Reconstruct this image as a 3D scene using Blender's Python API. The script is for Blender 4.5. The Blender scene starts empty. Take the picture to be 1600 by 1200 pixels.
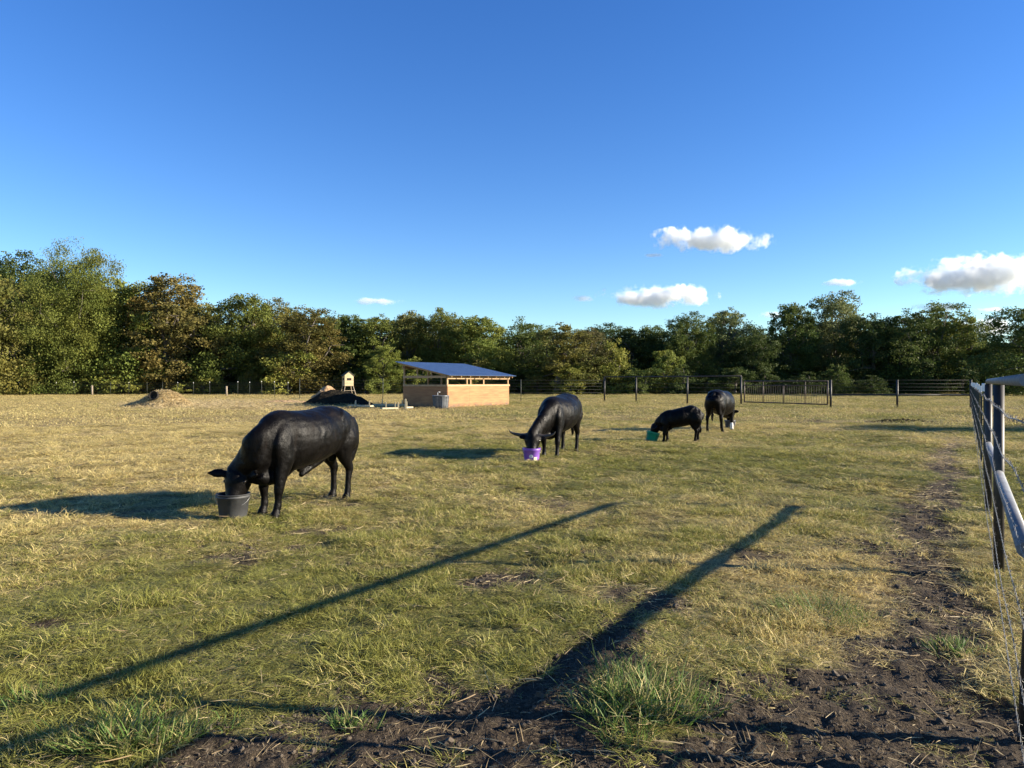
import bpy, bmesh, math, random
import numpy as np
from mathutils import Vector, Matrix
R = math.radians
SC = bpy.context.scene
COL = SC.collection
# ------------------------------------------------------------------ camera
F = 1110.0; HZ = 597.0; CH = 1.6
cam = bpy.data.cameras.new("camera"); camo = bpy.data.objects.new("camera", cam); COL.objects.link(camo)
cam.sensor_width = 36.0; cam.lens = 36.0 * F / 1600.0
cam.clip_start = 0.05; cam.clip_end = 12000
camo.location = (0, 0, CH); camo.rotation_euler = (R(90), 0, 0)
cam.shift_y = (HZ - 600.0) / 1600.0
SC.camera = camo
# ------------------------------------------------------------------ sky and sun
SUN_EL = R(18.8); SUN_AZ = math.atan2(2.85, -0.20)      # azimuth from +Y clockwise
W = bpy.data.worlds.new("World"); SC.world = W; W.use_nodes = True
wn = W.node_tree; wn.nodes.clear()
wo = wn.nodes.new('ShaderNodeOutputWorld'); bg = wn.nodes.new('ShaderNodeBackground')
sky = wn.nodes.new('ShaderNodeTexSky'); sky.sky_type = 'NISHITA'; sky.sun_disc = False
sky.sun_elevation = SUN_EL; sky.sun_rotation = SUN_AZ
sky.altitude = 200; sky.air_density = 1.0; sky.dust_density = 0.0; sky.ozone_density = 2.6
hsv = wn.nodes.new('ShaderNodeHueSaturation'); hsv.inputs['Saturation'].default_value = 1.28
hsv.inputs['Hue'].default_value = 0.516
tint = wn.nodes.new('ShaderNodeMixRGB'); tint.blend_type = 'MULTIPLY'; tint.inputs[0].default_value = 1; tint.inputs[2].default_value = (.84, .95, 1.0, 1)
bg.inputs[1].default_value = 0.077
wn.links.new(sky.outputs[0], hsv.inputs['Color']); wn.links.new(hsv.outputs[0], tint.inputs[1]); wn.links.new(tint.outputs[0], bg.inputs[0]); wn.links.new(bg.outputs[0], wo.inputs[0])
sl = bpy.data.lights.new("sun", 'SUN'); so = bpy.data.objects.new("sun", sl); COL.objects.link(so)
sl.energy = 5.0; sl.angle = R(0.55); sl.color = (1.0, 0.88, 0.70)
sdir = Vector((math.sin(SUN_AZ) * math.cos(SUN_EL), math.cos(SUN_AZ) * math.cos(SUN_EL), math.sin(SUN_EL)))
so.rotation_euler = sdir.to_track_quat('Z', 'Y').to_euler(); so.location = (20, -5, 20)
SC.view_settings.view_transform = 'Standard'; SC.view_settings.look = 'None'
SC.view_settings.exposure = 1.56; SC.view_settings.gamma = 1.0
SC.cycles.max_bounces = 10; SC.cycles.volume_bounces = 8; SC.cycles.transparent_max_bounces = 8

# ------------------------------------------------------------------ noise helpers (numpy)
def _hash(ix, iy, s):
    h = (ix.astype(np.int64) * 374761393 + iy.astype(np.int64) * 668265263 + s * 1442695041) & 0xffffffff
    h = ((h ^ (h >> 13)) * 1274126177) & 0xffffffff
    h = (h ^ (h >> 16)) & 0xffffffff
    return h / 4294967295.0
def vnoise(x, y, s=0):
    x = np.asarray(x, float); y = np.asarray(y, float)
    ix = np.floor(x); iy = np.floor(y); fx = x - ix; fy = y - iy
    fx = fx * fx * (3 - 2 * fx); fy = fy * fy * (3 - 2 * fy)
    a = _hash(ix, iy, s); b = _hash(ix + 1, iy, s); c = _hash(ix, iy + 1, s); d = _hash(ix + 1, iy + 1, s)
    return (a * (1 - fx) + b * fx) * (1 - fy) + (c * (1 - fx) + d * fx) * fy
def fbm(x, y, s=0, o=4):
    t = 0; a = 0.5; n = 0
    for k in range(o):
        t = t + a * vnoise(x * 2 ** k + 17.3 * k, y * 2 ** k - 9.1 * k, s + k); n += a; a *= 0.5
    return t / n
def sstep(a, b, x):
    t = np.clip((x - a) / (b - a), 0, 1); return t * t * (3 - 2 * t)
def gp(px, py):                       # ground point seen at a photo pixel
    d = CH * F / (py - HZ); return ((px - 800) / F * d, d)
def at(px, d): return (px - 800) / F * d
def zt(py, d): return CH + (HZ - py) / F * d
FX0, FSL = 0.27, 0.64                  # fence line: X = FX0 + FSL*d

def dirt_shade_mask(x, y):
    n = fbm(x * 1.3, y * 1.3, 3, 4); n2 = fbm(x * 5, y * 5, 11, 3)
    m = np.zeros_like(x)
    edge = 3.46 + (n - .5) * 1.7 + (n2 - .5) * 1.1 - sstep(-.6, -2.2, x) * .75 + sstep(0.3, 2.0, x) * .15
    m = np.maximum(m, sstep(.25, -.12, y - edge))
    off = (x - (FX0 + FSL * y)) + .68 + .16 * np.sin(y * .9)
    wd = .38 + (n - .5) * .6 + (n2 - .5) * .3
    m = np.maximum(m, sstep(.14, -.14, np.abs(off) - wd) * sstep(26, 14, y) * .95)
    for (px, py, r, k) in ((790, 905, .42, .9), (850, 790, .6, .6), (1180, 870, .35, .55), (1000, 935, .35, .7), (360, 850, .25, .6), (340, 900, .2, .5),
                           (60, 985, .18, .8), (940, 870, .3, .5), (1340, 855, .45, .6), (700, 880, .25, .5), (1370, 1010, .35, .8), (480, 780, .5, .35), (850, 720, .6, .4)):
        cx, cy = gp(px, py)
        m = np.maximum(m, k * sstep(1.25, .55, np.hypot(x - cx, (y - cy)) / r + (n2 - .5) * 1.2))
    for (px, py, rx, ry, k) in ((735, 639, 2.6, .9, .9), (1410, 658, 2.0, .8, 1), (1280, 660, 5.5, .5, .7), (440, 629, 3.5, 1.8, .5), (600, 638, 3, 1.6, .9), (1540, 626, 14, 5, .35), (1000, 645, 6, 1.0, .45), (1200, 643, 7, .5, .4)):
        cx, cy = gp(px, py)
        m = np.maximum(m, k * sstep(1.2, .6, np.hypot((x - cx) / rx, (y - cy) / ry) + (n - .5) * 1.1))
    # shadow wedge left of the big clump, painted in as dark bare soil
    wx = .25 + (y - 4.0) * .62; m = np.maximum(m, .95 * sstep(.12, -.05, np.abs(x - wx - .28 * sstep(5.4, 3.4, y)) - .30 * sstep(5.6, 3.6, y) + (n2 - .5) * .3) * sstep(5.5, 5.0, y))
    m = np.maximum(m, .6 * sstep(.60, .70, n2 * .5 + fbm(x * .55, y * .55, 31, 3) * .5) )
    return np.clip(m, 0, 1)
def dry_map(x, y):
    n = fbm(x * .35, y * .35, 51, 4); n2 = fbm(x * 1.6, y * 1.6, 71, 3)
    base = .48 + (n - .5) * 1.45 + (n2 - .5) * 1.0
    base += .30 * sstep(9.5, 13, y) * sstep(0, -4, x) + .08 * sstep(18, 30, y) + .12 * sstep(9.5, 13, y) * sstep(-4, -9, x)
    base += .22 * sstep(-3.0, -3.9, x) * sstep(4, 5.5, y)
    base -= .26 * sstep(6.0, 4.0, y) * sstep(1.4, -.3, x)
    base -= .17 * sstep(8.5, 6.5, y) * sstep(.6, -.6, x)
    cx, cy = gp(1350, 740); base -= .20 * sstep(1.3, .4, np.hypot((x - cx) / 6, (y - cy) / 5))
    cx, cy = gp(1120, 960); base += .22 * sstep(1.3, .4, np.hypot((x - cx) / 1.4, (y - cy) / 1.4))
    return np.clip(base, 0.02, .98)
def ground_h(x, y):
    x = np.asarray(x, float); y = np.asarray(y, float)
    r = np.hypot(x, y)
    h = (fbm(x * .45, y * .45, 5, 3) - .5) * .16 * sstep(200, 60, r)
    near = sstep(26, 10, r)
    h = h + (fbm(x * 2.6, y * 2.6, 9, 3) - .5) * .075 * near
    dm = dirt_shade_mask(x, y)
    h = h + ((fbm(x * 14, y * 14, 21, 4) - .5) * .055 - .012) * dm * near
    return h
def gh(x, y): return float(ground_h(np.array([x]), np.array([y]))[0])

# ------------------------------------------------------------------ object helpers
def tag(o, label=None, cat=None, group=None, kind=None):
    if label: o['label'] = label
    if cat: o['category'] = cat
    if group: o['group'] = group
    if kind: o['kind'] = kind
    return o
def empty(name, loc=(0, 0, 0), rz=0):
    o = bpy.data.objects.new(name, None); COL.objects.link(o); o.location = loc; o.rotation_euler = (0, 0, rz)
    o.empty_display_size = .2
    return o
def link_mesh(name, me, mat=None, parent=None, smooth=False):
    o = bpy.data.objects.new(name, me); COL.objects.link(o)
    if mat and not me.materials: me.materials.append(mat)
    if parent: o.parent = parent
    if smooth and len(me.polygons): me.polygons.foreach_set('use_smooth', [True] * len(me.polygons))
    return o
def np_mesh(name, V, Fq, loops_per=4):
    """V (n,3), Fq (m,k) int -> mesh"""
    me = bpy.data.meshes.new(name); V = np.ascontiguousarray(V, dtype=np.float32); Fq = np.ascontiguousarray(Fq, dtype=np.int32)
    me.vertices.add(len(V)); me.vertices.foreach_set('co', V.ravel())
    k = Fq.shape[1]; me.loops.add(Fq.size); me.loops.foreach_set('vertex_index', Fq.ravel())
    me.polygons.add(len(Fq)); me.polygons.foreach_set('loop_start', np.arange(0, Fq.size, k, dtype=np.int32))
    me.update(calc_edges=True); me.validate(); return me
class MB:
    def __init__(s): s.bm = bmesh.new()
    def box(s, c, size, rot=None, bev=0):
        m = Matrix.Translation(c)
        if rot is not None: m = m @ rot
        m = m @ Matrix.Diagonal((size[0], size[1], size[2], 1))
        r = bmesh.ops.create_cube(s.bm, size=1.0, matrix=m)
        if bev:
            es = list({e for v in r['verts'] for e in v.link_edges})
            bmesh.ops.bevel(s.bm, geom=es, offset=bev, segments=1, affect='EDGES')
        return s
    def bar(s, a, b, w, h, bev=0):            # rectangular bar from a to b
        a = Vector(a); b = Vector(b); d = b - a
        q = d.to_track_quat('X', 'Z').to_matrix().to_4x4()
        return s.box((a + b) / 2, (d.length, w, h), q, bev)
    def tube(s, pts, rad, seg=10, cap=True):
        pts = [Vector(p) for p in pts]; n = len(pts)
        if not hasattr(rad, '__len__'): rad = [rad] * n
        rings = []; prev = None
        for i, p in enumerate(pts):
            t = (pts[min(i + 1, n - 1)] - pts[max(i - 1, 0)]).normalized()
            if prev is None:
                u = Vector((0, 0, 1)) if abs(t.z) < .9 else Vector((1, 0, 0))
                u = (u - t * u.dot(t)).normalized()
            else:
                u = (prev - t * prev.dot(t)); u = u.normalized() if u.length > 1e-6 else t.orthogonal().normalized()
            prev = u; v = t.cross(u)
            rings.append([s.bm.verts.new(p + (u * math.cos(2 * math.pi * k / seg) + v * math.sin(2 * math.pi * k / seg)) * rad[i]) for k in range(seg)])
        for i in range(n - 1):
            for k in range(seg):
                f = s.bm.faces.new((rings[i][k], rings[i][(k + 1) % seg], rings[i + 1][(k + 1) % seg], rings[i + 1][k])); f.smooth = True
        if cap:
            s.bm.faces.new(rings[0][::-1]); s.bm.faces.new(rings[-1])
        return s
    def lathe(s, prof, seg=32, c=(0, 0, 0)):
        rings = []
        for (r, z) in prof:
            rings.append([s.bm.verts.new((c[0] + r * math.cos(2 * math.pi * k / seg), c[1] + r * math.sin(2 * math.pi * k / seg), c[2] + z)) for k in range(seg)])
        for i in range(len(prof) - 1):
            for k in range(seg):
                f = s.bm.faces.new((rings[i][k], rings[i][(k + 1) % seg], rings[i + 1][(k + 1) % seg], rings[i + 1][k])); f.smooth = True
        s.bm.faces.new(rings[0][::-1]); s.bm.faces.new(rings[-1])
        return s
    def build(s, name, mat, parent=None, merge=False):
        bmesh.ops.recalc_face_normals(s.bm, faces=s.bm.faces)
        me = bpy.data.meshes.new(name); s.bm.to_mesh(me); s.bm.free()
        return link_mesh(name, me, mat, parent)

# ------------------------------------------------------------------ materials
def newmat(name):
    m = bpy.data.materials.new(name); m.use_nodes = True; nt = m.node_tree
    return m, nt, nt.nodes['Principled BSDF'], nt.nodes['Material Output']
def nd(nt, t, **kw):
    n = nt.nodes.new(t)
    for k, v in kw.items():
        if k.startswith('i_'): n.inputs[k[2:].replace('_', ' ')].default_value = v
        else: setattr(n, k, v)
    return n
def ramp(nt, fac, stops):
    r = nt.nodes.new('ShaderNodeValToRGB'); e = r.color_ramp.elements
    while len(e) < len(stops): e.new(.5)
    for k, (p, c) in enumerate(stops): e[k].position = p; e[k].color = (*c, 1) if len(c) == 3 else c
    nt.links.new(fac, r.inputs[0]); return r
def noisy(name, c1, c2, scale=8, rough=.6, bump=.2, bscale=None, metal=0, detail=5, spec=.5, bdist=.01, stretch=None, coord='Object'):
    m, nt, p, o = newmat(name); L = nt.links.new
    tc = nd(nt, 'ShaderNodeTexCoord'); src = tc.outputs[coord]
    if stretch:
        mp = nd(nt, 'ShaderNodeMapping'); mp.inputs['Scale'].default_value = stretch; L(src, mp.inputs[0]); src = mp.outputs[0]
    n = nd(nt, 'ShaderNodeTexNoise', i_Scale=scale, i_Detail=detail, i_Roughness=.6); L(src, n.inputs['Vector'])
    r = ramp(nt, n.outputs['Fac'], [(.3, c1), (.7, c2)]); L(r.outputs[0], p.inputs['Base Color'])
    p.inputs['Roughness'].default_value = rough; p.inputs['Metallic'].default_value = metal
    p.inputs['Specular IOR Level'].default_value = spec
    if bump:
        n2 = nd(nt, 'ShaderNodeTexNoise', i_Scale=bscale or scale * 4, i_Detail=4.0); L(src, n2.inputs['Vector'])
        b = nd(nt, 'ShaderNodeBump', i_Strength=bump, i_Distance=bdist); L(n2.outputs['Fac'], b.inputs['Height']); L(b.outputs[0], p.inputs['Normal'])
    return m
M_post = noisy('dark_pipe_paint', (.010, .009, .009), (.026, .022, .019), 14, .55, .15, 60, bdist=.002)
M_rail = noisy('galvanised_pipe', (.13, .135, .14), (.21, .215, .22), 10, .55, .2, 60, metal=.15, bdist=.002)
M_wire = noisy('galvanised_wire', (.13, .13, .13), (.22, .22, .21), 20, .45, 0, metal=.6)
M_wirefar = noisy('weathered_wire', (.05, .05, .05), (.09, .09, .085), 20, .6, 0)
M_rust = noisy('rusty_brown_pipe', (.035, .022, .018), (.075, .05, .038), 5, .6, .1)
M_tpost = noisy('green_steel_post', (.02, .028, .02), (.045, .05, .04), 9, .6, .1)
M_cap = noisy('white_post_paint', (.70, .70, .68), (.82, .82, .80), 9, .5, 0)
M_ply = noisy('plywood', (.24, .10, .035), (.40, .19, .072), 1.6, .75, .1, 40, stretch=(.6, .6, 5), bdist=.003)
def weather(m):
    nt = m.node_tree; p = nt.nodes['Principled BSDF']; L = nt.links.new; src = p.inputs['Base Color'].links[0].from_socket
    tc = nd(nt, 'ShaderNodeTexCoord'); sx = nd(nt, 'ShaderNodeSeparateXYZ'); L(tc.outputs['Object'], sx.inputs[0])
    n = nd(nt, 'ShaderNodeTexNoise', i_Scale=3.0, i_Detail=6.0); L(tc.outputs['Object'], n.inputs['Vector'])
    mr = nd(nt, 'ShaderNodeMapRange'); mr.inputs['From Min'].default_value = 0; mr.inputs['From Max'].default_value = .55; mr.inputs['To Min'].default_value = 1; mr.inputs['To Max'].default_value = 0; L(sx.outputs['Z'], mr.inputs['Value'])
    mu = nd(nt, 'ShaderNodeMath', operation='MULTIPLY'); L(mr.outputs[0], mu.inputs[0]); L(n.outputs['Fac'], mu.inputs[1])
    rr = ramp(nt, mu.outputs[0], [(.22, (0, 0, 0)), (.5, (.8, .8, .8))])
    mp = nd(nt, 'ShaderNodeMapping'); mp.inputs['Scale'].default_value = (1.2, 1.2, 9); L(tc.outputs['Object'], mp.inputs[0])
    kn = nd(nt, 'ShaderNodeTexVoronoi', i_Scale=2.2); L(mp.outputs[0], kn.inputs['Vector'])
    kr = ramp(nt, kn.outputs['Distance'], [(.05, (.55, .45, .4)), (.16, (1, 1, 1))])
    m1 = nd(nt, 'ShaderNodeMixRGB', blend_type='MULTIPLY'); m1.inputs[0].default_value = .8; L(src, m1.inputs[1]); L(kr.outputs[0], m1.inputs[2])
    m2 = nd(nt, 'ShaderNodeMixRGB'); L(rr.outputs[0], m2.inputs[0]); L(m1.outputs[0], m2.inputs[1]); m2.inputs[2].default_value = (.10, .07, .045, 1)
    L(m2.outputs[0], p.inputs['Base Color'])
weather(M_ply)
M_lumber = noisy('pine_lumber', (.34, .20, .09), (.48, .31, .155), 4, .7, .1, 40, stretch=(1, 1, 3), bdist=.003)
M_pale = noisy('pale_board', (.34, .29, .18), (.48, .42, .28), 4, .7, .1, 40)
M_oldwood = noisy('weathered_wood', (.20, .16, .11), (.34, .28, .20), 6, .85, .3, 40)
M_blind = noisy('tan_painted_board', (.40, .32, .18), (.52, .42, .25), 3, .8, .1, 20)
M_darkroof = noisy('dark_green_roof', (.035, .045, .03), (.06, .07, .045), 5, .8, .1)
M_hoof = noisy('horn_keratin', (.02, .018, .016), (.06, .05, .04), 12, .4, .1)
M_rubber = noisy('black_rubber', (.022, .023, .025), (.050, .052, .054), 9, .62, .35, 45, bdist=.004)
M_purple = noisy('purple_plastic', (.20, .085, .44), (.26, .12, .52), 5, .38, 0)
M_green = noisy('green_plastic', (.005, .20, .12), (.008, .27, .16), 5, .38, 0)
M_greypl = noisy('dark_grey_plastic', (.05, .05, .06), (.09, .09, .10), 5, .45, .1)
M_tank = noisy('grey_tank', (.10, .11, .12), (.19, .20, .21), 6, .45, .15, metal=.3)
M_white = noisy('white_marking', (.66, .66, .62), (.80, .80, .76), 5, .5, 0)
M_cream = noisy('cream_marking', (.66, .62, .42), (.78, .74, .52), 5, .5, 0)
M_feed = noisy('grain_feed', (.20, .12, .05), (.34, .22, .10), 80, .9, .6, 120)
M_mulch = noisy('dark_compost', (.010, .009, .007), (.034, .028, .018), 6, .95, 1.0, 14, bdist=.08, spec=.05)
M_sand = noisy('brown_sandy_soil', (.26, .16, .08), (.40, .27, .14), 3, .95, .6, 12, bdist=.05)
M_eye = noisy('eye', (.01, .008, .006), (.015, .012, .01), 3, .1, 0)

def hide_mat():
    m, nt, p, o = newmat('black_hide'); L = nt.links.new
    tc = nd(nt, 'ShaderNodeTexCoord')
    mp = nd(nt, 'ShaderNodeMapping'); mp.inputs['Scale'].default_value = (3.5, 3.5, 1.2); L(tc.outputs['Object'], mp.inputs[0])
    n = nd(nt, 'ShaderNodeTexNoise', i_Scale=2.2, i_Detail=6.0, i_Roughness=.62, i_Distortion=.5); L(mp.outputs[0], n.inputs['Vector'])
    r = ramp(nt, n.outputs['Fac'], [(.35, (.0016, .0014, .0014)), (.58, (.003, .0024, .0021)), (.75, (.010, .0062, .0045))]); L(r.outputs[0], p.inputs['Base Color'])
    p.inputs['Specular IOR Level'].default_value = .105
    rr = ramp(nt, n.outputs['Fac'], [(.35, (.34, .34, .34)), (.7, (.58, .58, .58))]); L(rr.outputs[0], p.inputs['Roughness'])
    p.inputs['Sheen Weight'].default_value = .008; p.inputs['Sheen Roughness'].default_value = .4
    p.inputs['Sheen Tint'].default_value = (.6, .5, .42, 1)
    mp2 = nd(nt, 'ShaderNodeMapping'); mp2.inputs['Scale'].default_value = (26, 26, 7); L(tc.outputs['Object'], mp2.inputs[0])
    n2 = nd(nt, 'ShaderNodeTexNoise', i_Scale=5.0, i_Detail=4.0, i_Distortion=.8); L(mp2.outputs[0], n2.inputs['Vector'])
    n3 = nd(nt, 'ShaderNodeTexNoise', i_Scale=7.0, i_Detail=2.0); L(tc.outputs['Object'], n3.inputs['Vector'])
    b = nd(nt, 'ShaderNodeBump', i_Strength=.55, i_Distance=.007); L(n2.outputs['Fac'], b.inputs['Height'])
    b2 = nd(nt, 'ShaderNodeBump', i_Strength=.3, i_Distance=.05); L(n3.outputs['Fac'], b2.inputs['Height']); L(b.outputs[0], b2.inputs['Normal'])
    L(b2.outputs[0], p.inputs['Normal'])
    return m
M_hide = hide_mat()
M_sock = noisy('white_hair', (.55, .52, .48), (.75, .73, .70), 20, .7, .1)

def ground_mat():
    m, nt, p, o = newmat('pasture_ground'); L = nt.links.new
    geo = nd(nt, 'ShaderNodeNewGeometry')
    ad = nd(nt, 'ShaderNodeAttribute', attribute_name='dirt'); ay = nd(nt, 'ShaderNodeAttribute', attribute_name='dry')  # dirt attribute holds bare soil plus the painted shadow wedge
    def noise(s, d=4.0, dist=0.0):
        n = nd(nt, 'ShaderNodeTexNoise', i_Scale=s, i_Detail=d, i_Roughness=.65, i_Distortion=dist); L(geo.outputs['Position'], n.inputs['Vector']); return n.outputs['Fac']
    n1 = noise(22, 5); n2 = noise(2.1, 5); n3 = noise(60, 3)
    dry = ramp(nt, n1, [(.34, (.09, .065, .03)), (.52, (.28, .21, .095)), (.68, (.50, .40, .17))])
    grn = ramp(nt, n1, [(.34, (.035, .038, .013)), (.52, (.14, .135, .042)), (.68, (.31, .285, .10))])
    ma = nd(nt, 'ShaderNodeMath', operation='MULTIPLY_ADD'); L(n2, ma.inputs[0]); ma.inputs[1].default_value = .7; ma.inputs[2].default_value = -.35
    mb = nd(nt, 'ShaderNodeMath', operation='ADD', use_clamp=True); L(ma.outputs[0], mb.inputs[0]); L(ay.outputs['Fac'], mb.inputs[1])
    mx = nd(nt, 'ShaderNodeMixRGB'); L(mb.outputs[0], mx.inputs[0]); L(grn.outputs[0], mx.inputs[1]); L(dry.outputs[0], mx.inputs[2])
    soil = ramp(nt, n3, [(.30, (.028, .022, .014)), (.55, (.075, .057, .038)), (.78, (.16, .125, .085))])
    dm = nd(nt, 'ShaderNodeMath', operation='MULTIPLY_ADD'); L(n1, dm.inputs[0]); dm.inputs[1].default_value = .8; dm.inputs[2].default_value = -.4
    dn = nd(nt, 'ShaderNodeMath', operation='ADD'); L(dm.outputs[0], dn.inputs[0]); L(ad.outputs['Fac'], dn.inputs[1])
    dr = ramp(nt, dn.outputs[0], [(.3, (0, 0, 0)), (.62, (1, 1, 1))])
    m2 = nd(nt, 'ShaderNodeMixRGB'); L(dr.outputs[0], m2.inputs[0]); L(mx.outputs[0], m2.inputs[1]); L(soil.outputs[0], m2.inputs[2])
    L(m2.outputs[0], p.inputs['Base Color']); p.inputs['Roughness'].default_value = .95; p.inputs['Specular IOR Level'].default_value = .15
    n4 = noise(34, 5); b = nd(nt, 'ShaderNodeBump', i_Strength=1.0, i_Distance=.06); L(n4, b.inputs['Height']); L(b.outputs[0], p.inputs['Normal'])
    return m
M_ground = ground_mat()

def blade_mat(name, green, dryc, alt, force=None):
    m, nt, p, o = newmat(name); L = nt.links.new
    v = nd(nt, 'ShaderNodeAttribute', attribute_name='v'); w = nd(nt, 'ShaderNodeAttribute', attribute_name='w')
    if force is None:
        di = nd(nt, 'ShaderNodeAttribute', attribute_type='INSTANCER', attribute_name='dry'); dry = di.outputs['Fac']
    else:
        vn = nd(nt, 'ShaderNodeValue'); vn.outputs[0].default_value = force; dry = vn.outputs[0]
    s = nd(nt, 'ShaderNodeMath', operation='SUBTRACT'); L(dry, s.inputs[0]); L(v.outputs['Fac'], s.inputs[1])
    f = nd(nt, 'ShaderNodeMath', operation='MULTIPLY_ADD', use_clamp=True); L(s.outputs[0], f.inputs[0]); f.inputs[1].default_value = 3.0; f.inputs[2].default_value = .5
    g = ramp(nt, w.outputs['Fac'], [(0, tuple(c * .7 for c in green)), (1, tuple(c * 1.35 for c in green))])
    d = ramp(nt, w.outputs['Fac'], [(0, alt), (.45, tuple(c * .85 for c in dryc)), (1, tuple(min(c * 1.15, .8) for c in dryc))])
    mx = nd(nt, 'ShaderNodeMixRGB'); L(f.outputs[0], mx.inputs[0]); L(g.outputs[0], mx.inputs[1]); L(d.outputs[0], mx.inputs[2])
    L(mx.outputs[0], p.inputs['Base Color']); p.inputs['Roughness'].default_value = .55; p.inputs['Specular IOR Level'].default_value = .25
    tr = nd(nt, 'ShaderNodeBsdfTranslucent'); L(mx.outputs[0], tr.inputs[0])
    ms = nd(nt, 'ShaderNodeMixShader'); ms.inputs[0].default_value = .35; L(p.outputs[0], ms.inputs[1]); L(tr.outputs[0], ms.inputs[2])
    L(ms.outputs[0], o.inputs['Surface'])
    return m
M_blade = blade_mat('grass_blades', (.225, .225, .052), (.66, .54, .225), (.20, .135, .065))
M_clump = blade_mat('green_grass_blades', (.095, .165, .035), (.42, .36, .15), (.24, .2, .08), force=.34)
M_straw = blade_mat('dry_straw', (.1, .14, .04), (.54, .43, .24), (.30, .21, .11), force=1.2)
M_hay = blade_mat('hay', (.1, .14, .04), (.62, .50, .27), (.28, .20, .10), force=1.2)

def leaf_mat():
    m, nt, p, o = newmat('tree_leaves'); L = nt.links.new
    oi = nd(nt, 'ShaderNodeObjectInfo'); v = nd(nt, 'ShaderNodeAttribute', attribute_name='v'); w = nd(nt, 'ShaderNodeAttribute', attribute_name='w')
    r = ramp(nt, v.outputs['Fac'], [(0, (.72, .76, .70)), (.5, (1, 1, 1)), (1, (1.0, 1.0, 1.0))])
    # clump tone w: greener / yellower boughs
    r2 = ramp(nt, w.outputs['Fac'], [(0, (.66, .78, .72)), (.6, (1, 1, 1)), (1, (1.0, .90, .72))])
    g = nd(nt, 'ShaderNodeMixRGB', blend_type='MULTIPLY'); g.inputs[0].default_value = 1; L(oi.outputs['Color'], g.inputs[1]); L(r.outputs[0], g.inputs[2])
    g2 = nd(nt, 'ShaderNodeMixRGB', blend_type='MULTIPLY'); g2.inputs[0].default_value = 1; L(g.outputs[0], g2.inputs[1]); L(r2.outputs[0], g2.inputs[2])
    L(g2.outputs[0], p.inputs['Base Color']); p.inputs['Roughness'].default_value = .6; p.inputs['Specular IOR Level'].default_value = .12
    tr = nd(nt, 'ShaderNodeBsdfTranslucent'); L(g2.outputs[0], tr.inputs[0])
    ms = nd(nt, 'ShaderNodeMixShader'); ms.inputs[0].default_value = .3; L(p.outputs[0], ms.inputs[1]); L(tr.outputs[0], ms.inputs[2])
    L(ms.outputs[0], o.inputs['Surface']); return m
M_leaf = leaf_mat()
M_bark = noisy('grey_bark', (.06, .05, .04), (.17, .145, .12), 6, .9, .8, 14, stretch=(1, 1, .25), bdist=.05)

# ------------------------------------------------------------------ ground sheet
def build_ground():
    fr = np.arange(-58, 58.01, .26)
    rest = np.arange(62, 298.1, 5.0)
    ang = np.radians(np.concatenate([fr, rest]))
    n = len(ang)
    rad = [0.35]
    while rad[-1] < 3500: rad.append(rad[-1] * (1.0125 if rad[-1] < 45 else 1.05))
    rad = np.array(rad); A, Rr = np.meshgrid(ang, rad)
    X = Rr * np.sin(A); Y = Rr * np.cos(A)
    x = np.concatenate([[0], X.ravel()]); y = np.concatenate([[0], Y.ravel()])
    z = ground_h(x, y)
    V = np.stack([x, y, z], 1)
    m = len(rad); i = np.arange(m - 1)[:, None] * n; j = np.arange(n)[None, :]; jn = (j + 1) % n
    Q = np.stack([1 + i + j, 1 + i + n + j, 1 + i + n + jn, 1 + i + jn], -1).reshape(-1, 4)[:, ::-1]
    me = np_mesh('ground', V, Q)
    bm = bmesh.new(); bm.from_mesh(me); bm.verts.ensure_lookup_table()
    for k in range(n):
        bm.faces.new((bm.verts[0], bm.verts[1 + (k + 1) % n], bm.verts[1 + k]))
    bmesh.ops.recalc_face_normals(bm, faces=bm.faces)
    if sum(f.normal.z for f in list(bm.faces)[:200]) < 0: bmesh.ops.reverse_faces(bm, faces=bm.faces)
    bm.to_mesh(me); bm.free()
    for nm, arr in (('dirt', dirt_shade_mask(x, y)), ('dry', dry_map(x, y))):
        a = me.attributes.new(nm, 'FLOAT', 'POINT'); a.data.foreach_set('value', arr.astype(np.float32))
    o = link_mesh('ground', me, M_ground, smooth=True); tag(o, kind='structure')
build_ground()

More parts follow.
